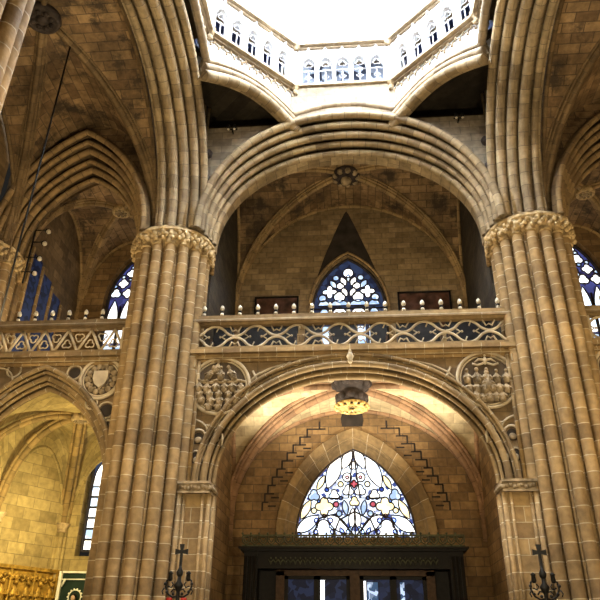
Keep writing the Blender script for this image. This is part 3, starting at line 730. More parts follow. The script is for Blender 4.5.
# ------------------------------------------------------------------ lower storey: responds, arch, spandrels
for s, nm in ((-1, 'left'), (1, 'right')):
    t = thing('respond', 'flat stone pilaster with carved impost carrying the low arch, %s side' % nm, 'pilaster', (s*4.9, 0, 0), 'pilasters under the low arch')
    m = MB(); a, b = sorted((s*4.42, s*5.7)); m.box(a, b, -.35, .6, 0, 5.8); m.build('pilaster_body', 'flat', t)
    m = MB()
    for dx, dy, r in ((4.45, -.33, .07), (4.62, -.4, .045), (5.35, -.42, .08), (5.2, -.38, .05), (4.43, .1, .09), (4.43, .4, .07)): m = MB(); m.tube([(s*dx, dy, .3), (s*dx, dy, 5.82)], r, 8); m.build('corner_roll', 'pier', t)
    m = MB(); a, b = sorted((s*4.4, s*5.42)); m.box(a, b, -.52, .6, 5.8, 5.86); m.box(a+.03, b-.03, -.46, .55, 5.86, 6.08); m.box(a, b, -.55, .6, 6.08, 6.16)
    for i in range(9): m.ball((s*(4.42+.11*i), -.48, 5.97+.03*((i*7) % 3-1)), .075, 6, 4)
    for i in range(8): m.ball((s*4.38, -.42+.12*i, 5.97), .07, 6, 4)
    m.build('carved_impost', 'relief', t)
t = thing('gallery_arch', 'wide low rounded arch carrying the central gallery above the doors', 'arch', (0, 0, 6.1))
E_ = lambda a, b, z, n: ell(a, b, z, n, 2.08)
rl = [(4.98, 4.22, -.32, .07), (4.9, 4.08, -.24, .05), (4.68, 3.9, -.3, .11), (4.52, 3.7, -.14, .06), (4.42, 3.56, .05, .08)]
moulded_arch(t, TY(0), 6.15, rl, E_, .6, rollmat='lowarch', bodymat='lowarch', outer=.08, n=56)
m = MB(); m.lathe([(.04, 0), (.1, .08), (.07, .14), (.13, .24), (.08, .36), (.03, .42)], (0, -.5, 9.98), 8); m.ball((0, -.5, 10.42), .06)
tag(m.build('keystone_finial', 'tracery'), 'small carved finial at the crown of the low arch', 'finial')
m = MB(); wall_over(m, TY(0), E_(5.0, 4.24, 6.15, 56), 10.4, -5.5, 5.5, -.15, 6.1); struct(m.build('wall_west', 'spandrel'))
for s in (-1, 1):
    m = MB(); a, b = sorted((s*5.02, s*6.3)); m.box(a, b, -.10, .5, 6.16, 10.4)
    for dx in (5.3, 5.16): m.tube([(s*dx, -.25, 6.2), (s*dx, -.25, 10.5)], .07, 8)
    m.box(*sorted((s*5.25, s*5.62)), -.4, 0, 10.0, 10.25)
    struct(m.build('trim_1' if s < 0 else 'trim_2', 'flat'))

# lower vault
c = vault(-4.95, 4.95, .55, WY, 6.3, 4.25, 'webpale', 'ceiling', 'ribred', '%s vault rib under the central gallery', 'ribs under the central gallery', ribr=.14)
t = thing('hanging_boss', 'dark pendant boss with a gilded crown ring under the low arch', 'boss', (c[0], c[1], c[2]-.9))
bx, by, bz = 0, 2.4, 10.5
m = MB(); m.lathe([(.35, .05), (.62, -.05), (.72, -.2), (.5, -.4), (.42, -.5), (.58, -.62), (.55, -.9), (.4, -1.0)], (bx, by, bz), 14)
for i in range(10): a = 2*PI*i/10; m.ball((bx+.6*math.cos(a), by+.6*math.sin(a), bz-.15-.05*(i % 2)), .17, 7, 5); m.ball((bx+.5*math.cos(a+.3), by+.5*math.sin(a+.3), bz-.72), .15, 7, 5)
m.build('pendant', 'bossdark', t)
m = MB(); m.tube([(bx+.55*math.cos(2*PI*i/24), by+.55*math.sin(2*PI*i/24), bz-.98) for i in range(24)], .05, 6, closed=True)
m.tube([(bx+.5*math.cos(2*PI*i/24), by+.5*math.sin(2*PI*i/24), bz-1.12) for i in range(24)], .045, 6, closed=True)
for i in range(14): a = 2*PI*i/14; m.ball((bx+.58*math.cos(a), by+.58*math.sin(a), bz-1.05), .09, 6, 5); m.tube([(bx+.5*math.cos(a), by+.5*math.sin(a), bz-1.12), (bx+.15*math.cos(a+.4), by+.15*math.sin(a+.4), bz-1.08)], .04, 5)
m.build('crown_ring', 'gild', t)
def apse(s, nm):
    K = (s*10.5, 3.1, 9.55); zs = 5.9; H = K[2]-zs
    SP = [(13.25, .6), (13.2, 3.3), (11.75, 5.95), (9.0, 5.95), (7.75, 3.3), (7.8, .6)]; SP = [(s*x, y) for x, y in SP]
    N = 14; M = 12; tt = [math.sin(PI/2*i/N) for i in range(N+1)]
    for i in range(6):
        A = Vector(SP[i]); B = Vector(SP[(i+1) % 6]); k = Vector(K[:2]); wh = 2.9 if i < 5 else 3.75
        L_ = (B-A).length
        def P(t, w):
            g = A.lerp(B, w); x, y = k.lerp(g, t)
            return (x, y, zs + H*math.sqrt(max(0, 1-t*t)) + (wh*math.sin(PI*w)**.6)*t**3 * (1 - .0))
        m = MB(); m.grid([[P(t, w/M) for w in range(M+1)] for t in tt], smooth=False); struct(m.build('ceiling', 'webyel'))
        if i < 5:
            m = MB(); T = Tline(tuple(A), tuple(B)) if s > 0 else Tline(tuple(B), tuple(A))
            top = [(-L_/2 + L_*w/M, zs + wh*math.sin(PI*w/M)**.6) for w in range(M+1)]
            if i == 2: pass
            else:
                m.grid([[T(x, 0, 0) for x, z in top], [T(x, 0, z) for x, z in top]], [[x for x, z in top]]*2, [[0]*(M+1), [z for x, z in top]], smooth=False)
                struct(m.build('wall_' + nm, 'webyel'))
            m = MB(); m.tube([T(x*.97, -.05 if s > 0 else -.05, z-.05) for x, z in top], .09, 6); m.tube([T(x*.93, -.06, z-.2) for x, z in top], .05, 6)
            tag(m.build('edge_rib', 'webyel'), 'pointed wall rib of the low %s chapel, bay %s from its entrance' % (nm, ('first', 'second', 'third', 'fourth', 'fifth')[i]), 'rib', 'wall ribs of the low %s chapel' % nm)
        path = [(k.x+(A.x-k.x)*t, k.y+(A.y-k.y)*t, zs+H*math.sqrt(max(0, 1-t*t))-.12) for t in tt[1:]]
        perp = Vector((-(A.y-k.y), A.x-k.x, 0)).normalized()
        m = MB(); m.tube(path, .13, 8)
        for q in (-1, 1): m.tube([(p[0]+perp.x*q*.2, p[1]+perp.y*q*.2, p[2]+.1) for p in path], .07, 6)
        tag(m.build('vault_rib', 'chrib'), 'ribs fanning from the boss of the low %s chapel vault' % nm, 'rib', 'ribs of the low %s chapel vault' % nm)
        t = thing('corner_shaft', 'slim corner shafts carrying the ribs of the low %s chapel' % nm, 'shaft', (A.x, A.y, 0), 'corner shafts of the low %s chapel' % nm)
        c_ = Vector(A).lerp(k, .03)
        for dx, r_ in ((0, .13), (.17, .07), (-.17, .07)): m = MB(); m.tube([(c_.x+perp.x*dx, c_.y+perp.y*dx, 0.0), (c_.x+perp.x*dx, c_.y+perp.y*dx, zs)], r_, 8); m.build('shaft', 'webyel', t)
        m = MB(); m.lathe([(.16, zs-.3), (.2, zs-.26), (.17, zs-.2), (.28, zs), (.3, zs+.05)], (c_.x, c_.y, 0), 10); m.build('capital', 'capital', t)
    round_boss((K[0], K[1], K[2]-.12), .38, 'carved boss of the low vault under the %s side gallery' % nm)
for s, nm in ((-1, 'left'), (1, 'right')):
    cx = s*10.55
    apse(s, nm)
    t = thing('low_aisle_arch', 'low pointed moulded arch under the %s side gallery' % nm, 'arch', (cx, 0, 6), 'low pointed arches under the side galleries')
    rl = [(2.88, 4.05, -.34, .08), (2.8, 3.9, -.22, .06), (2.68, 3.74, -.1, .09), (2.58, 3.6, .06, .06), (2.5, 3.45, .25, .08)]
    moulded_arch(t, TY(cx), 6.1, rl, pnt, .6, z0=0.0, rollmat='lowarch', bodymat='spandrel', outer=.08)
    m = MB(); wall_over(m, TY(cx), pnt(2.9, 4.08, 6.1, 40), 10.4, -3.2, 3.2, -.15, 0); struct(m.build('wall_west', 'spandrel'))

# cornices + balustrades
def cornice(root, x0, x1):
    m = MB()
    m.box(x0+.1, x1-.1, -.26, .3, 10.22, 10.32); m.box(x0+.05, x1-.05, -.34, .3, 10.32, 10.42); m.box(x0+.05, x1-.05, -.28, .3, 10.42, 10.5); m.box(x0, x1, -.46, .3, 10.5, 10.64)
    m.build('cornice', 'flat', root)
    m = MB(); m.box(x0+.05, x1-.05, -.36, -.08, 10.64, 10.76); m.build('bottom_rail', 'lowarch', root)
    m = MB(); m.box(x0, x1, -.34, -.1, 11.6, 11.7); m.box(x0-.02, x1+.02, -.42, -.02, 11.7, 11.82); m.box(x0, x1, -.38, -.06, 11.82, 11.95); m.build('top_rail', 'lowarch', root)
    m = MB()
    for x in (x0+.08, x1-.08): m.box(x-.09, x+.09, -.34, -.1, 10.76, 11.6)
    m.build('end_post', 'tracery', root)
def wave_rail(name, label, x0, x1, ph):
    t = thing(name, label, 'balustrade', ((x0+x1)/2, -.3, 10.5)); cornice(t, x0, x1)
    P = 1.45; n = int((x1-x0)/.06)
    for sg in (1, -1):
        pts = []; m = MB()
        for i in range(n+1):
            x = x0+(x1-x0)*i/n; cph = math.cos(2*PI*(x-ph)/P + (0 if sg > 0 else 0))
            w = math.copysign(abs(cph)**.8, cph)
            pts.append((x, 11.18 + sg*(.215 + w*.19)))
        m.tube([(x, -.22, z) for x, z in pts], .048, 6)
        m.build('wave_tracery', 'tracery', t)
    k = math.floor((x0-ph)/P)-1
    while ph+k*P < x1+P:
        for off, big in ((0, 1), (.5, 0)):
            xc = ph+(k+off)*P
            if x0+.25 < xc < x1-.25:
                if big:
                    for sx in (-1, 1):
                        m = MB()
                        m.tube([(xc+sx*.38, -.22, 11.27), (xc+sx*.25, -.22, 11.18), (xc+sx*.38, -.22, 11.09)], .028, 5); m.ball((xc+sx*.2, -.22, 11.18), .045, 6, 4)
                        m.build('cusp', 'tracery', t); m = MB(); m.tube([(xc+sx*.12, -.22, 11.18+sx*.36), (xc+sx*.05, -.22, 11.18+sx*.2)], .024, 5); m.build('cusp', 'tracery', t)
                else:
                    for sz in (-1, 1):
                        m = MB()
                        m.tube([(xc-.2, -.22, 11.18+sz*.4), (xc-.1, -.22, 11.18+sz*.2), (xc, -.22, 11.18+sz*.27), (xc+.1, -.22, 11.18+sz*.2), (xc+.2, -.22, 11.18+sz*.4)], .03, 5); m.build('cusp', 'tracery', t)
        k += 1
    return t
wave_rail('gallery_balustrade', 'pierced stone balustrade of wavy tracery across the central gallery', -5.62, 5.62, -.35)
wave_rail('side_gallery_balustrade', 'short run of wavy pierced balustrade right of the right pier', 7.85, 13.0, 8.4)
t = thing('side_gallery_balustrade', 'zigzag pierced stone balustrade of the left side gallery', 'balustrade', (-10.4, -.3, 10.5)); cornice(t, -13.0, -7.85)
m = MB(); nz = 6; W = 5.1/nz
for i in range(nz):
    a = -13+W*i; mid = a+W/2
    for p, q in (((a, 10.76), (mid, 11.6)), ((mid, 11.6), (a+W, 10.76))): m.tube([(p[0], -.22, p[1]), (q[0], -.22, q[1])], .05, 6)
m.build('zigzag_tracery', 'tracery', t)
for i in range(nz*2-1):
    m = MB(); cx = -13+W/2*(i+1); z = 11.05 if i % 2 == 0 else 11.32
    m.tube([(x, -.2, zz) for x, zz in trefoil((cx, z), .17, 3, PI/2 if i % 2 == 0 else -PI/2, 24)], .028, 5, closed=True); m.build('trefoil', 'tracery', t)

# made-up dark screen boards, added to darken the balustrade openings
for i, (x0, x1, w) in enumerate(((-5.1, -4.35, 'against the left pier'), (-4.1, -1.95, 'under the left dark panel'), (-1.65, -1.0, 'left of the upper window centre'), (-.7, .3, 'before the middle of the upper window'), (.75, 1.35, 'right of the upper window centre'), (1.7, 3.3, 'just right of the upper window'), (3.5, 5.1, 'under the right dark panel'))):
    t = thing('dark_screen_board', 'added dark screen board behind the balustrade, ' + w, 'added screen', ((x0+x1)/2, 1.2, 10.72), 'added dark screens in the central gallery')
    m = MB(); m.box(x0, x1, 1.2, 1.28, 10.72, 12.3); m.build('back_board', 'wood', t)
    m = MB(); m.box(x0-.04, x1+.04, 1.14, 1.34, 12.3, 12.38); m.build('cap_rail', 'wood', t)
    m = MB(); m.box(x0, x1, .85, 1.2, 11.12, 11.18); m.build('screen_ledge', 'brownwood', t)
    for x in (x0, x1-.06): m = MB(); m.box(x, x+.06, .85, 1.2, 10.72, 11.6); m.build('side_panel', 'brownwood', t)
# little candle lamps on the rails
cl = None
def candle(x, label, group):
    global cl
    if cl is None:
        t = thing('candle_lamp', label, 'lamp', (x, -.2, 11.950), group)
        m = MB(); m.lathe([(.075, 11.950), (.085, 11.992), (.03, 12.034), (.03, 12.118), (.07, 12.160), (.05, 12.202), (.03, 12.223)], (x, -.2, 0), 8); m.build('holder', 'iron', t)
        m = MB(); m.lathe([(.03, 12.223), (.075, 12.265), (.08, 12.328), (.055, 12.391), (.02, 12.433)], (x, -.2, 0), 8); m.build('bulb', 'bulb', t)
        m = MB(); m.lathe([(.055, 12.034), (.07, 12.076), (.055, 12.118)], (x, -.2, 0), 8); m.build('collar', 'bulb', t)
        cl = t
    else: copy_tree(cl, (x, -.2, 11.950), label, group)
for i in range(17): candle(-5.15+i*.642, 'small candle-shaped lamp standing on the rail of the central gallery balustrade', 'candle lamps on the central balustrade')
for i in range(6): candle(-12.05+i*.63, 'small candle-shaped lamp standing on the zigzag balustrade at left', 'candle lamps on the left balustrade')
for i in range(5): candle(8.6+i*.63, 'small candle-shaped lamp standing on the balustrade right of the right pier', 'candle lamps on the right balustrade')

# medallions
def medallion(cx, cz, R, label, style, seed):
    rnd = random.Random(seed)
    t = thing('relief_medallion', label, 'medallion', (cx, -.2, cz-R))
    m = MB(); m.prism(circ(cx, cz, R, 36), TY(0), -.2, -.1); m.build('ground', 'rground', t)
    m = MB(); m.tube([(x, -.24, z) for x, z in circ(cx, cz, R, 48)], .06, 8, closed=True); m.tube([(x, -.22, z) for x, z in circ(cx, cz, R-.1, 48)], .03, 6, closed=True); m.build('ring_moulding', 'tracery', t)
    def fig(x, z, s, lean=0, name='relief_figure'):
        m = MB()
        T = lambda X, Y, Z: (x+X+lean*Z, -.22-Y*.0+Y, z+Z)
        m.lathe([(.10*s, -.2*s), (.12*s, -.05*s), (.09*s, .08*s), (.045*s, .14*s), (.04*s, .17*s)], (0, -.02, 0), 8, T)
        m.ball(T(0, -.05, .23*s), .062*s, 8, 6)
        for q in (-1, 1): m.tube([T(q*.09*s, -.03, .06*s), T(q*.13*s, -.1, -.04*s), T(q*.04*s, -.15, .0)], .028*s, 5)
        for q in (-.05, 0, .05): m.tube([T(q*s, -.1*s-.02, -.18*s), T(q*.7*s, -.1*s-.02, .02*s)], .014*s, 4)
        m.build(name, 'relief', t)
    if style == 'crowd':
        for r_ in range(4):
            z = cz-.72*R + r_*.22*R; half = math.sqrt(max(.01, (R*.86)**2-(z-cz)**2)); n = max(2, int(half*2/.27))
            for i in range(n): fig(cx-half+half*2*(i+.5)/n+rnd.uniform(-.03, .03), z+rnd.uniform(-.03, .03), .95+rnd.uniform(-.1, .1))
        for x, z, l in ((-.38, .42, .5), (0, .4, 0), (.38, .42, -.5), (-.15, .62, .2)): fig(cx+x*R/1., cz+z*R, 1.05, l)
        m = MB()
        for i in range(12): a = i/11*2-1; m.ball((cx+a*R*.75, -.22, cz+.14*R+.04*math.sin(i*2)), .11, 7, 4, (1.3, .6, .5))
        m.build('cloud_band', 'relief', t)
    elif style == 'dove':
        for z, n, w in ((-.6, 5, .42), (-.28, 6, .62), (.08, 5, .66)):
            for i in range(n): fig(cx+w*R*(2*i/(n-1)-1), cz+z*R+rnd.uniform(-.03, .03), 1.08+rnd.uniform(-.1, .15))
        fig(cx, cz-.12*R, 1.45)
        m = MB(); m.ball((cx, -.27, cz+.68*R), .07, 8, 6, (1, 1, 2.)); m.ball((cx, -.3, cz+.86*R), .04)
        for q in (-1, 1):
            m.tube([(cx, -.27, cz+.7*R), (cx+q*.2, -.27, cz+.74*R), (cx+q*.36, -.26, cz+.62*R)], [.05, .045, .01], 6)
            m.tube([(cx+q*.05, -.26, cz+.6*R), (cx+q*.25, -.26, cz+.52*R), (cx+q*.42, -.26, cz+.58*R)], .04, 6)
        m.build('dove', 'tracery', t)
    else:
        m = MB(); sh = [(-.26, .28), (.26, .28), (.28, .0), (.2, -.2), (0, -.36), (-.2, -.2), (-.28, 0)]
        m.prism([(cx+x*R/.75, cz+z*R/.75) for x, z in sh][::-1], TY(0), -.3, -.2); m.build('shield', 'tracery', t)
        m = MB()
        for i in range(14):
            a = 2*PI*i/14; m.ball((cx+.66*R*math.cos(a), -.22, cz+.66*R*math.sin(a)), .09, 7, 5, (1.2, .7, 1.2)); m.ball((cx+.5*R*math.cos(a+.2), -.24, cz+.52*R*math.sin(a+.2)), .05, 6, 4)
        m.build('leaf_wreath', 'relief', t)
    return t
medallion(-4.38, 9.38, .99, 'round relief of angels above a crowd, left of the low arch', 'crowd', 1)
medallion(4.42, 9.42, .95, 'round relief of seated figures under a dove, right of the low arch', 'dove', 2)
medallion(-8.55, 9.72, .72, 'round medallion with a shield in the left aisle spandrel', 'shield', 3)
medallion(8.6, 9.72, .72, 'round medallion partly visible at the right edge under the side balustrade', 'shield', 4)
# blind tracery beside the medallions
def blind(s, nm):
    t = thing('blind_tracery', 'raised blind tracery of circles and arcs around the %s relief medallion' % nm, 'tracery', (s*4.6, -.2, 7), 'blind tracery on the arch spandrels')
    m = MB(); 
    def c_(pts, r=.04): m = MB(); m.tube([(s*x, -.2, z) for x, z in pts], r, 6); m.build('raised_rib', 'tracery', t)
    c_([(5.33, 8.35), (5.2, 8.25), (4.9, 8.12), (4.75, 8.0), (4.62, 7.72)]); c_([(4.75, 8.0), (4.4, 8.0), (4.15, 8.2), (3.85, 8.45)]); c_([(4.05, 8.35), (4.2, 8.05), (4.5, 7.95)])
    for cx, r in ((4.42, .24), (4.98, .26)):
        c_([(cx-r, 7.35), (cx-r, 7.55)] + [(cx+r*math.cos(PI-PI*i/10), 7.6+r*1.1*math.sin(PI*i/10)) for i in range(11)] + [(cx+r, 7.5), (cx+r, 7.35)], .04)
    c_([(3.4, 9.5), (3.15, 9.75), (2.7, 9.98), (2.1, 10.15), (1.95, 10.3), (1.9, 10.45)]); c_([(3.42, 9.2), (3.2, 9.2), (3.1, 9.35), (3.15, 9.6), (3.3, 9.9)]); c_([(2.1, 10.15), (1.95, 10.08), (1.75, 10.1)])
    c_([(3.15, 9.4), (2.9, 9.35), (2.7, 9.5), (2.4, 9.62)], .06); c_([(5.35, 10.3), (5.3, 9.9), (5.36, 9.4)])
    m = MB()
    for cx, r in ((4.42, .2), (4.98, .22)): m = MB(); m.prism([(s*(cx+x), 7.42+z) if s > 0 else (s*(cx-x), 7.42+z) for x, z in ell(r, r*1.7, 0, 12)], TY(0), -.175, -.15); m.build('dark_infill', 'soot_and_recess_dark', t)
    m = MB(); m.prism([(s*5.0+x, 6.8+z) for x, z in ell(.24, .36, 0, 12)], TY(0), -.175, -.15)  # shade of the niche recess drawn as a flat dark half-disc
    m.build('dark_infill', 'soot_and_recess_dark', t)
    m = MB(); m.tube([(s*5.0+x, -.18, 6.8+z) for x, z in ell(.26, .39, 0, 14)], .03, 6); m.ball((s*5.0, -.18, 6.9), .09, 7, 5, (1, .4, 1.2)); m.build('niche_edge', 'tracery', t)
    for cx, r in ((4.42, .2), (4.98, .22)):
        m = MB(); m.ball((s*cx, -.18, 7.55), .12, 7, 5, (1.1, .4, .9)); m.build('small_carving', 'relief', t)
blind(-1, 'left'); blind(1, 'right')
for s, nm in ((-1, 'left'), (1, 'right')):
    t = thing('blind_tracery', 'raised arcs and loops beside the shield medallion of the %s aisle spandrel' % nm, 'tracery', (s*9, -.2, 8), 'blind tracery in the aisle spandrels')
    for cx, cz, r in ((9.55, 9.98, .26), (8.2, 8.6, .28), (8.05, 8.05, .2), (12.3, 9.6, .6), (11.75, 10.1, .25), (8.75, 8.85, .2)): m = MB(); m.tube([(s*x, -.2, z) for x, z in circ(cx, cz, r, 24)], .035, 6, closed=True); m.build('raised_ring', 'tracery', t)
    for cx, cz, r in ((9.55, 9.98, .2), (8.2, 8.6, .22), (8.05, 8.05, .15)): m = MB(); m.prism([(s*x, z) for x, z in circ(cx, cz, r, 16)], TY(0), -.17, -.15); m.build('dark_infill', 'soot_and_recess_dark', t)

# ------------------------------------------------------------------ wooden vestibule and doors
t = thing('wooden_vestibule', 'dark carved wooden entrance porch with openwork cresting under the stained window', 'vestibule', (-.15, 5, 0))
X0, X1 = -4.1, 3.82; cxm = (X0+X1)/2
m = MB(); m.box(X0, X0+.5, 4.7, WY, 0, 4.8); m.box(X1-.5, X1, 4.7, WY, 0, 4.8); m.box(X0, X1, 4.75, WY, 4.2, 4.8); m.box(X0+.5, X1-.5, 5.35, 5.45, 0, 4.3); m.build('body', 'wood', t)
m = MB(); m.box(X0-.12, X1+.12, 4.58, WY, 4.78, 4.86); m.box(X0-.2, X1+.2, 4.5, WY, 4.86, 4.93); m.build('cornice', 'wood', t)
m = MB(); m.box(X0-.1, X1+.1, 4.66, 4.74, 4.93, 5.0); m.box(X0-.1, X1+.1, 4.66, 4.74, 5.3, 5.36)
n = 26; W = (X1-X0+.2)/n
for i in range(n):
    cx = X0-.1+W*(i+.5)
    m.tube([(cx-W/2, 4.7, 5.32), (cx-W*.45, 4.7, 5.12), (cx, 4.7, 5.0), (cx+W*.45, 4.7, 5.12), (cx+W/2, 4.7, 5.32)], .028, 5)
    m.tube([(x, 4.7, z) for x, z in trefoil((cx, 5.2), .1, 3, -PI/2, 18)], .02, 4, closed=True)
    m.ball((cx-W/2, 4.7, 5.4), .045, 5, 4); m.ball((cx, 4.68, 5.0), .04, 5, 4)
m.build('openwork_cresting', 'cresting', t)
m = MB()
n = 34
for i in range(n):
    cx = X0+.9+(X1-X0-1.8)*(i+.5)/n; w = (X1-X0-1.8)/n/2
    m.tube([(cx-w, 4.72, 4.5), (cx-w*.3, 4.7, 4.42), (cx, 4.7, 4.32), (cx+w*.3, 4.7, 4.42), (cx+w, 4.72, 4.5)], .022, 4); m.ball((cx, 4.7, 4.55), .035, 5, 4)
m.build('carved_frieze', 'cresting', t)
m = MB(); m.box(-2.95, -2.65, 5.15, 5.35, 0, 4.15); m.box(2.5, 2.8, 5.15, 5.35, 0, 4.15); m.box(-2.95, 2.8, 5.15, 5.35, 4.0, 4.2); m.box(-.25, .1, 5.1, 5.35, 0, 4.1); m.build('door_frame', 'brownwood', t)
m = MB()
for x in (X0+.25, X1-.25):
    for dx in (-.16, 0, .16): m = MB(); m.tube([(x+dx, 4.66, .2), (x+dx, 4.66, 4.6)], .05, 6); m.build('buttress_roll', 'wood', t)
for nm, x0, x1 in (('left', -2.65, -.25), ('right', .1, 2.5)):
    d = thing('door_%d' % (1 if nm == 'left' else 2), None, None, ((x0+x1)/2, 5.3, 0)); d['kind'] = 'structure'
    m = MB()
    for a, b in ((x0, x0+.14), (x1-.14, x1), ((x0+x1)/2-.12, (x0+x1)/2+.12)): m.box(a, b, 5.22, 5.32, 0, 4.0)
    m.box(x0, x1, 5.22, 5.32, 3.88, 4.0); m.box(x0, x1, 5.22, 5.32, 0, 1.0); m.box(x0, x1, 5.24, 5.3, 2.4, 2.5)
    m.build('door_frame', 'wood', d)
    m = MB(); m.box(x0, x1, 5.28, 5.3, 1, 3.9); m.build('glazing', 'gdim', d)
    m = MB()
    if nm == 'left': m.box(-1.42, -1.18, 5.25, 5.27, 2.6, 3.86)  # white reflection on the glass drawn as a glowing strip
    else: m.box(.15, .32, 5.25, 5.27, 2.6, 3.84)
    m.build('bright_pane', 'gwhite', d)
    if nm == 'right': m = MB(); m.box(.36, .75, 5.25, 5.27, 2.6, 3.8); m.build('tinted_pane', 'gdoor', d)
    if nm == 'right': m = MB(); m.box(1.55, 1.7, 5.25, 5.27, 2.6, 3.8); m.build('tinted_pane', 'gdoor', d)

# ------------------------------------------------------------------ candelabra with crosses
def candelabrum(x, y, label):
    t = thing('cross_candelabrum', label, 'candelabrum', (x, y, 0), 'iron candelabra with crosses')
    m = MB(); m.lathe([(.35, 0), (.35, .08), (.12, .18), (.07, .4), (.05, 1.2), (.09, 1.3), (.05, 1.4), (.045, 2.4), (.1, 2.5), (.06, 2.6), (.05, 2.95), (.1, 3.05), (.13, 3.12), (.06, 3.22), (.035, 3.6)], (x, y, 0), 12); m.build('stem', 'iron', t)
    m = MB(); z = 3.98
    arm = [(.035, -.4), (.035, -.06), (.2, -.1), (.22, .08)]
    poly = [(-.035, -.42), (.035, -.42), (.035, -.04), (.18, -.075), (.18, .075), (.035, .04), (.07, .2), (-.07, .2), (-.035, .04), (-.18, .075), (-.18, -.075), (-.035, -.04)]
    m.prism([(x+a, z+b) for a, b in poly], TY(0, y), -.03, .03); m.build('cross', 'iron', t)
    m = MB(); m.lathe([(.03, 3.3), (.09, 3.38), (.1, 3.46), (.05, 3.55), (.03, 3.62)], (x, y, 0), 8); m.build('knop', 'iron', t)
    for sg in (-1, 1):
        m = MB(); P = [(0, 2.85), (.14, 2.82), (.28, 2.9), (.36, 3.08), (.34, 3.24), (.25, 3.28)]
        m.tube([(x+sg*a, y, b) for a, b in P], .028, 6); m.tube([(x+sg*a, y, b) for a, b in [(.3, 3.1), (.2, 3.06), (.15, 3.14), (.2, 3.2)]], .02, 5)
        m.tube([(x+sg*a, y, b) for a, b in [(.05, 3.0), (.14, 3.02), (.2, 2.94)]], .022, 5)
        m.tube([(x+sg*a, y-.1, b) for a, b in [(.36, 3.05), (.42, 2.96), (.38, 2.88)]], .02, 5)
        for a, b in ((.3, 2.95), (.12, 2.9), (.37, 3.15)): m.ball((x+sg*a, y-.05, b), .045, 6, 5)
        sa = m.build('scroll_arm', 'iron', t)
        m = MB(); m.lathe([(.04, 3.22), (.07, 3.28), (.05, 3.4), (.08, 3.42), (.02, 3.48)], (x+sg*.25, y, 0), 8); m.build('lamp_cap', 'iron', sa)
        m = MB(); m.lathe([(.04, 2.58), (.08, 2.66), (.085, 2.78), (.07, 2.8)], (x+sg*.2, y-.1, 0), 10); m.build('red_glass_cup', 'red', sa)
    return t
c1 = candelabrum(-4.83, -1.5, 'black iron candelabrum topped by a cross before the left pilaster')
copy_tree(c1, (4.92, -1.5, 0), 'black iron candelabrum topped by a cross before the right pilaster')

# ------------------------------------------------------------------ left chapel furniture
T = Tline((-13.2, 3.3), (-11.75, 5.95)); L0 = 3.05
t = thing('gilded_altarpiece', 'gilded carved relief altarpiece on the lit wall at lower left', 'altarpiece', (-12.4, 4, 0))
m = MB(); m.box(-1.5, 1.5, -.16, -.02, 0.5, 4.2, T); m.build('backing', 'goldrelief', t)
m = MB()
for a in ((-1.55, 1.55, 4.1, 4.22), (-1.55, -1.45, .5, 4.2), (1.45, 1.55, .5, 4.2), (-1.55, 1.55, .5, .6)): m.box(a[0], a[1], -.26, -.1, a[2], a[3], T)
for q in (-1.5, -.5, .5, 1.5): m.tube([T(q, -.22, .5), T(q, -.22, 4.1)], .045, 6)
m.build('frame', 'goldrelief', t)
rnd = random.Random(5)
for i in range(6):
    for z in (3.2, 2.0):
        x = -1.3+.52*i; m = MB()
        pr = [(.13, -.45), (.17, -.1), (.13, .2), (.06, .32), (.05, .36)]
        m.lathe(pr, (0, 0, 0), 8, T=lambda a, b, c_, x=x, z=z: T(x+a, -.2+b*.7, z+c_)); m.ball(T(x, -.26, z+.46), .09)
        for q in (-1, 1): m.tube([T(x+q*.13, -.24, z+.18), T(x+q*.2, -.3, z), T(x+q*.05, -.34, z+.05)], .04, 5)
        m.build('relief_figure', 'goldrelief', t)
m = MB()
for i in range(18): m.ball(T(-1.4+2.8*i/17, -.2, 3.86+.05*math.sin(i*1.7)), .09, 6, 4)
for i in range(12): a = -1.35+2.7*i/11; m.tube([T(a-.13, -.2, 3.7), T(a, -.22, 3.82), T(a+.13, -.2, 3.7)], .03, 4)
m.build('carved_cresting', 'goldrelief', t)
t = thing('display_case', 'dark green panelled niche with pale frame behind the haloed statue', 'niche', (-10.4, WY-.1, 0))
m = MB(); m.box(-11.3, -9.6, 5.75, 5.95, .8, 4.15); m.build('back_panel', 'greengls', t)
m = MB()
for a in ((-11.35, -9.6, 4.1, 4.17), (-11.3, -9.6, 3.86, 3.9), (-11.42, -11.3, .8, 4.17)): m.box(a[0], a[1], 5.66, 5.8, a[2], a[3])
m.tube([(-11.15, 5.65, 3.88), (-11.2, 5.65, 3.72), (-11.25, 5.65, 3.62)], .04, 6); m.build('pale_frame', 'cream', t)
t = thing('saint_statue', 'robed statue with a ring halo at the lower left, beside the pier', 'statue', (-10.55, 5.2, 0))
sx, sy = -10.52, 5.2
m = MB(); m.lathe([(.4, 0), (.4, 1.7), (.45, 1.8)], (sx, sy, 0), 12, smooth=False); m.build('pedestal', 'webyel', t)
m = MB(); m.lathe([(.3, 1.8), (.28, 2.1), (.2, 2.5), (.19, 2.7), (.21, 2.85), (.12, 2.98), (.06, 3.03), (.055, 3.1)], (sx, sy, 0), 14)
for q in (-1, 1): m.tube([(sx+q*.18, sy, 2.85), (sx+q*.24, sy-.06, 2.65), (sx+q*.08, sy-.22, 2.68)], .06, 7)
for q in range(7): a = PI+PI*q/6; m.tube([(sx+.29*math.cos(a), sy+.29*math.sin(a), 1.82), (sx+.2*math.cos(a), sy+.2*math.sin(a), 2.5)], .025, 5)
m.build('robe', 'robe', t)
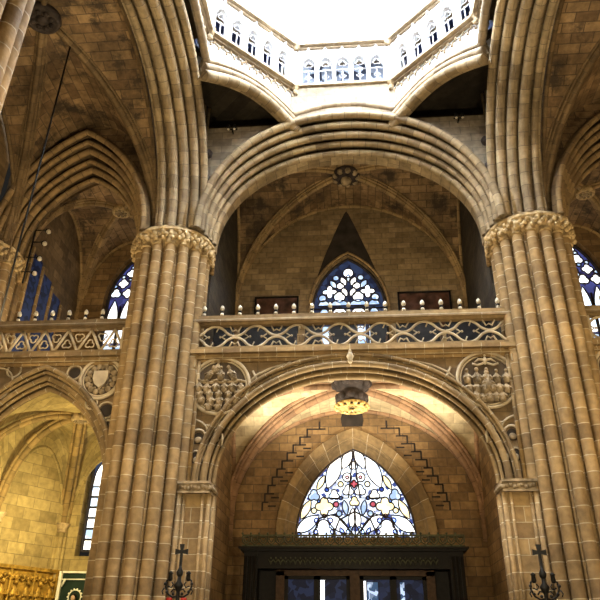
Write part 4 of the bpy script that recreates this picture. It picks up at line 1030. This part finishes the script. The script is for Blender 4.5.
m = MB(); m.ball((sx, sy, 3.2), .105, 12, 9, (.85, .95, 1.2)); m.ball((sx, sy-.1, 3.19), .02, 6, 5); m.ball((sx-.035, sy-.085, 3.23), .014, 6, 4); m.ball((sx+.035, sy-.085, 3.23), .014, 6, 4); m.ball((sx, sy-.09, 3.14), .018, 6, 4, (1.6, 1, .6)); m.build('head', 'skin', t)
m = MB(); m.ball((sx, sy+.03, 3.24), .115, 10, 8, (.95, .95, 1.1)); m.build('hair', 'wood', t)
m = MB(); m.tube([(x, sy+.1, z) for x, z in circ(sx, 3.24, .24, 24)], .022, 6, closed=True)
for i in range(14): a = 2*PI*i/14; m.ball((sx+.27*math.cos(a), sy+.1, 3.24+.27*math.sin(a)), .035, 6, 4)
m.build('halo', 'cream', t)
# blue glazed panels in the left side gallery wall
t = thing('blue_shutters', 'tall dark blue glazed panels in the side wall of the left gallery', 'panel', (-12.9, 2.6, 10.9))
for i in range(3):
    y0 = 1.15+1.05*i; m = MB(); m.box(-12.95, -12.88, y0, y0+.85, 11.0, 15.9-.35*i); m.build('pane', 'gblue2' if 'gblue2' in G else 'gdim', t)
m = MB()
for i in range(4): m.box(-12.95, -12.82, .98+1.05*i, 1.12+1.05*i, 10.9, 16.1-.35*i)
m.build('mullion', 'flat', t)
# spotlights by the left arch
for i, (x, z) in enumerate(((-12.05, 16.35), (-12.1, 15.78), (-12.16, 15.07), (-12.22, 14.4))):
    t = thing('spotlight', 'small spotlight on a bracket by the far left capital, number %s from the top of the four' % ('first', 'second', 'third', 'lowest')[i] if False else
              'small spotlight beside the far left pier, %s of the vertical row of four' % ('topmost', 'second from top', 'third from top', 'lowest')[i], 'spotlight', (x, .4, z), 'spotlights beside the far left pier')
    m = MB(); m.tube([(x-.55, .4, z+.12), (x-.1, .4, z+.1)], .025, 6); m.build('bracket', 'iron', t)
    m = MB(); m.tube([(x-.12, .42, z+.1), (x+.02, .38, z+.02)], [.07, .12], 10); m.build('housing', 'iron', t)
    m = MB(); m.ball((x+.04, .36, z), .1, 8, 6); m.build('lens', 'bulb', t)
m = MB(); m.tube([(-12.6, .4, 14), (-12.6, .4, 16.8)], .035, 6); tag(m.build('lamp_rail', 'iron'), 'thin upright iron rail carrying the four spotlights at left', 'rail')
# hanging cable
m = MB(); m.tube([(-9.62, -5.16, 20.5), (-9.62, -5.16, 14), (-9.62, -5.16, 6)], .03, 6); m.ball((-9.62, -5.16, 5.9), .2, 10, 8)
tag(m.build('hanging_cable', 'iron'), 'thin dark cable hanging down from the left aisle vault', 'cable')

# ------------------------------------------------------------------ light
def area(name, loc, size, power, colr, target=None, sy=None):
    l = bpy.data.lights.new(name, 'AREA'); l.energy = power; l.color = colr; l.size = size
    if sy: l.shape = 'RECTANGLE'; l.size_y = sy
    o = bpy.data.objects.new(name, l); col.objects.link(o); o.location = loc
    if target is not None: o.rotation_euler = (Vector(target)-Vector(loc)).to_track_quat('-Z', 'Y').to_euler()
    return o
def point(name, loc, power, colr, r=.3):
    l = bpy.data.lights.new(name, 'POINT'); l.energy = power; l.color = colr; l.shadow_soft_size = r
    o = bpy.data.objects.new(name, l); col.objects.link(o); o.location = loc; return o
area('lantern_daylight', (0, BAYC, 35), 7, 7500, (.88, .94, 1), (0, BAYC, 0))
def spot(name, loc, target, power, colr, ang=100, r=.2):
    l = bpy.data.lights.new(name, 'SPOT'); l.energy = power; l.color = colr; l.spot_size = math.radians(ang); l.spot_blend = .6; l.shadow_soft_size = r
    o = bpy.data.objects.new(name, l); col.objects.link(o); o.location = loc
    o.rotation_euler = (Vector(target)-Vector(loc)).to_track_quat('-Z', 'Y').to_euler(); return o
W1 = (1, .83, .52)
area('nave_fill', (0, -24, 9), 6, 280, (1, .80, .50), (0, 0, 8), 8)  # added soft warm fill from behind the camera
point('nave_side_fill_left', (-3.9, -12.0, 5), 1450, W1, .3)  # added unseen light, models the pier shafts from the side
point('nave_side_fill_right', (3.9, -12.0, 5), 1450, W1, .3)  # added unseen counterpart on the right side
for sx in (-1, 1):
    spot('impost_spotlight', (sx*4.1, .9, 6.3), (sx*1.6, 2.2, 10.4), 2300, (1, .91, .72), 100)
    spot('porch_spotlight', (sx*2.6, 5.0, 5.45), (sx*1.5, 2.5, 10.4), 420, (1, .82, .55), 90)
point('entrance_lamp', (0, 1.4, 4.5), 60, W1, .3)
point('gallery_lamp', (0, 1.6, 12.6), 300, (1, .79, .44), .3)
point('left_chapel_lamp', (-10.6, 1.8, 5.6), 520, (1, .84, .42), .2)
point('right_chapel_lamp', (10.9, 2.6, 4.2), 400, (1, .84, .42), .2)
point('left_gallery_lamp', (-10.2, 1.2, 11.6), 260, (1, .79, .44), .25)
point('right_gallery_lamp', (10.2, 1.2, 11.6), 260, (1, .79, .44), .25)
point('left_aisle_lamp', (-9.4, -6, 9), 700, (1, .79, .44), .3)
point('right_aisle_lamp', (9.4, -6, 9), 700, (1, .79, .44), .3)
w = bpy.data.worlds.new('world'); scn.world = w; w.use_nodes = True
w.node_tree.nodes['Background'].inputs[0].default_value = (.9, .85, .75, 1); w.node_tree.nodes['Background'].inputs[1].default_value = .012
vs = scn.view_settings; vs.view_transform = 'Standard'; vs.look = 'None'; vs.gamma = 1; vs.exposure = .5; vs.use_curve_mapping = False
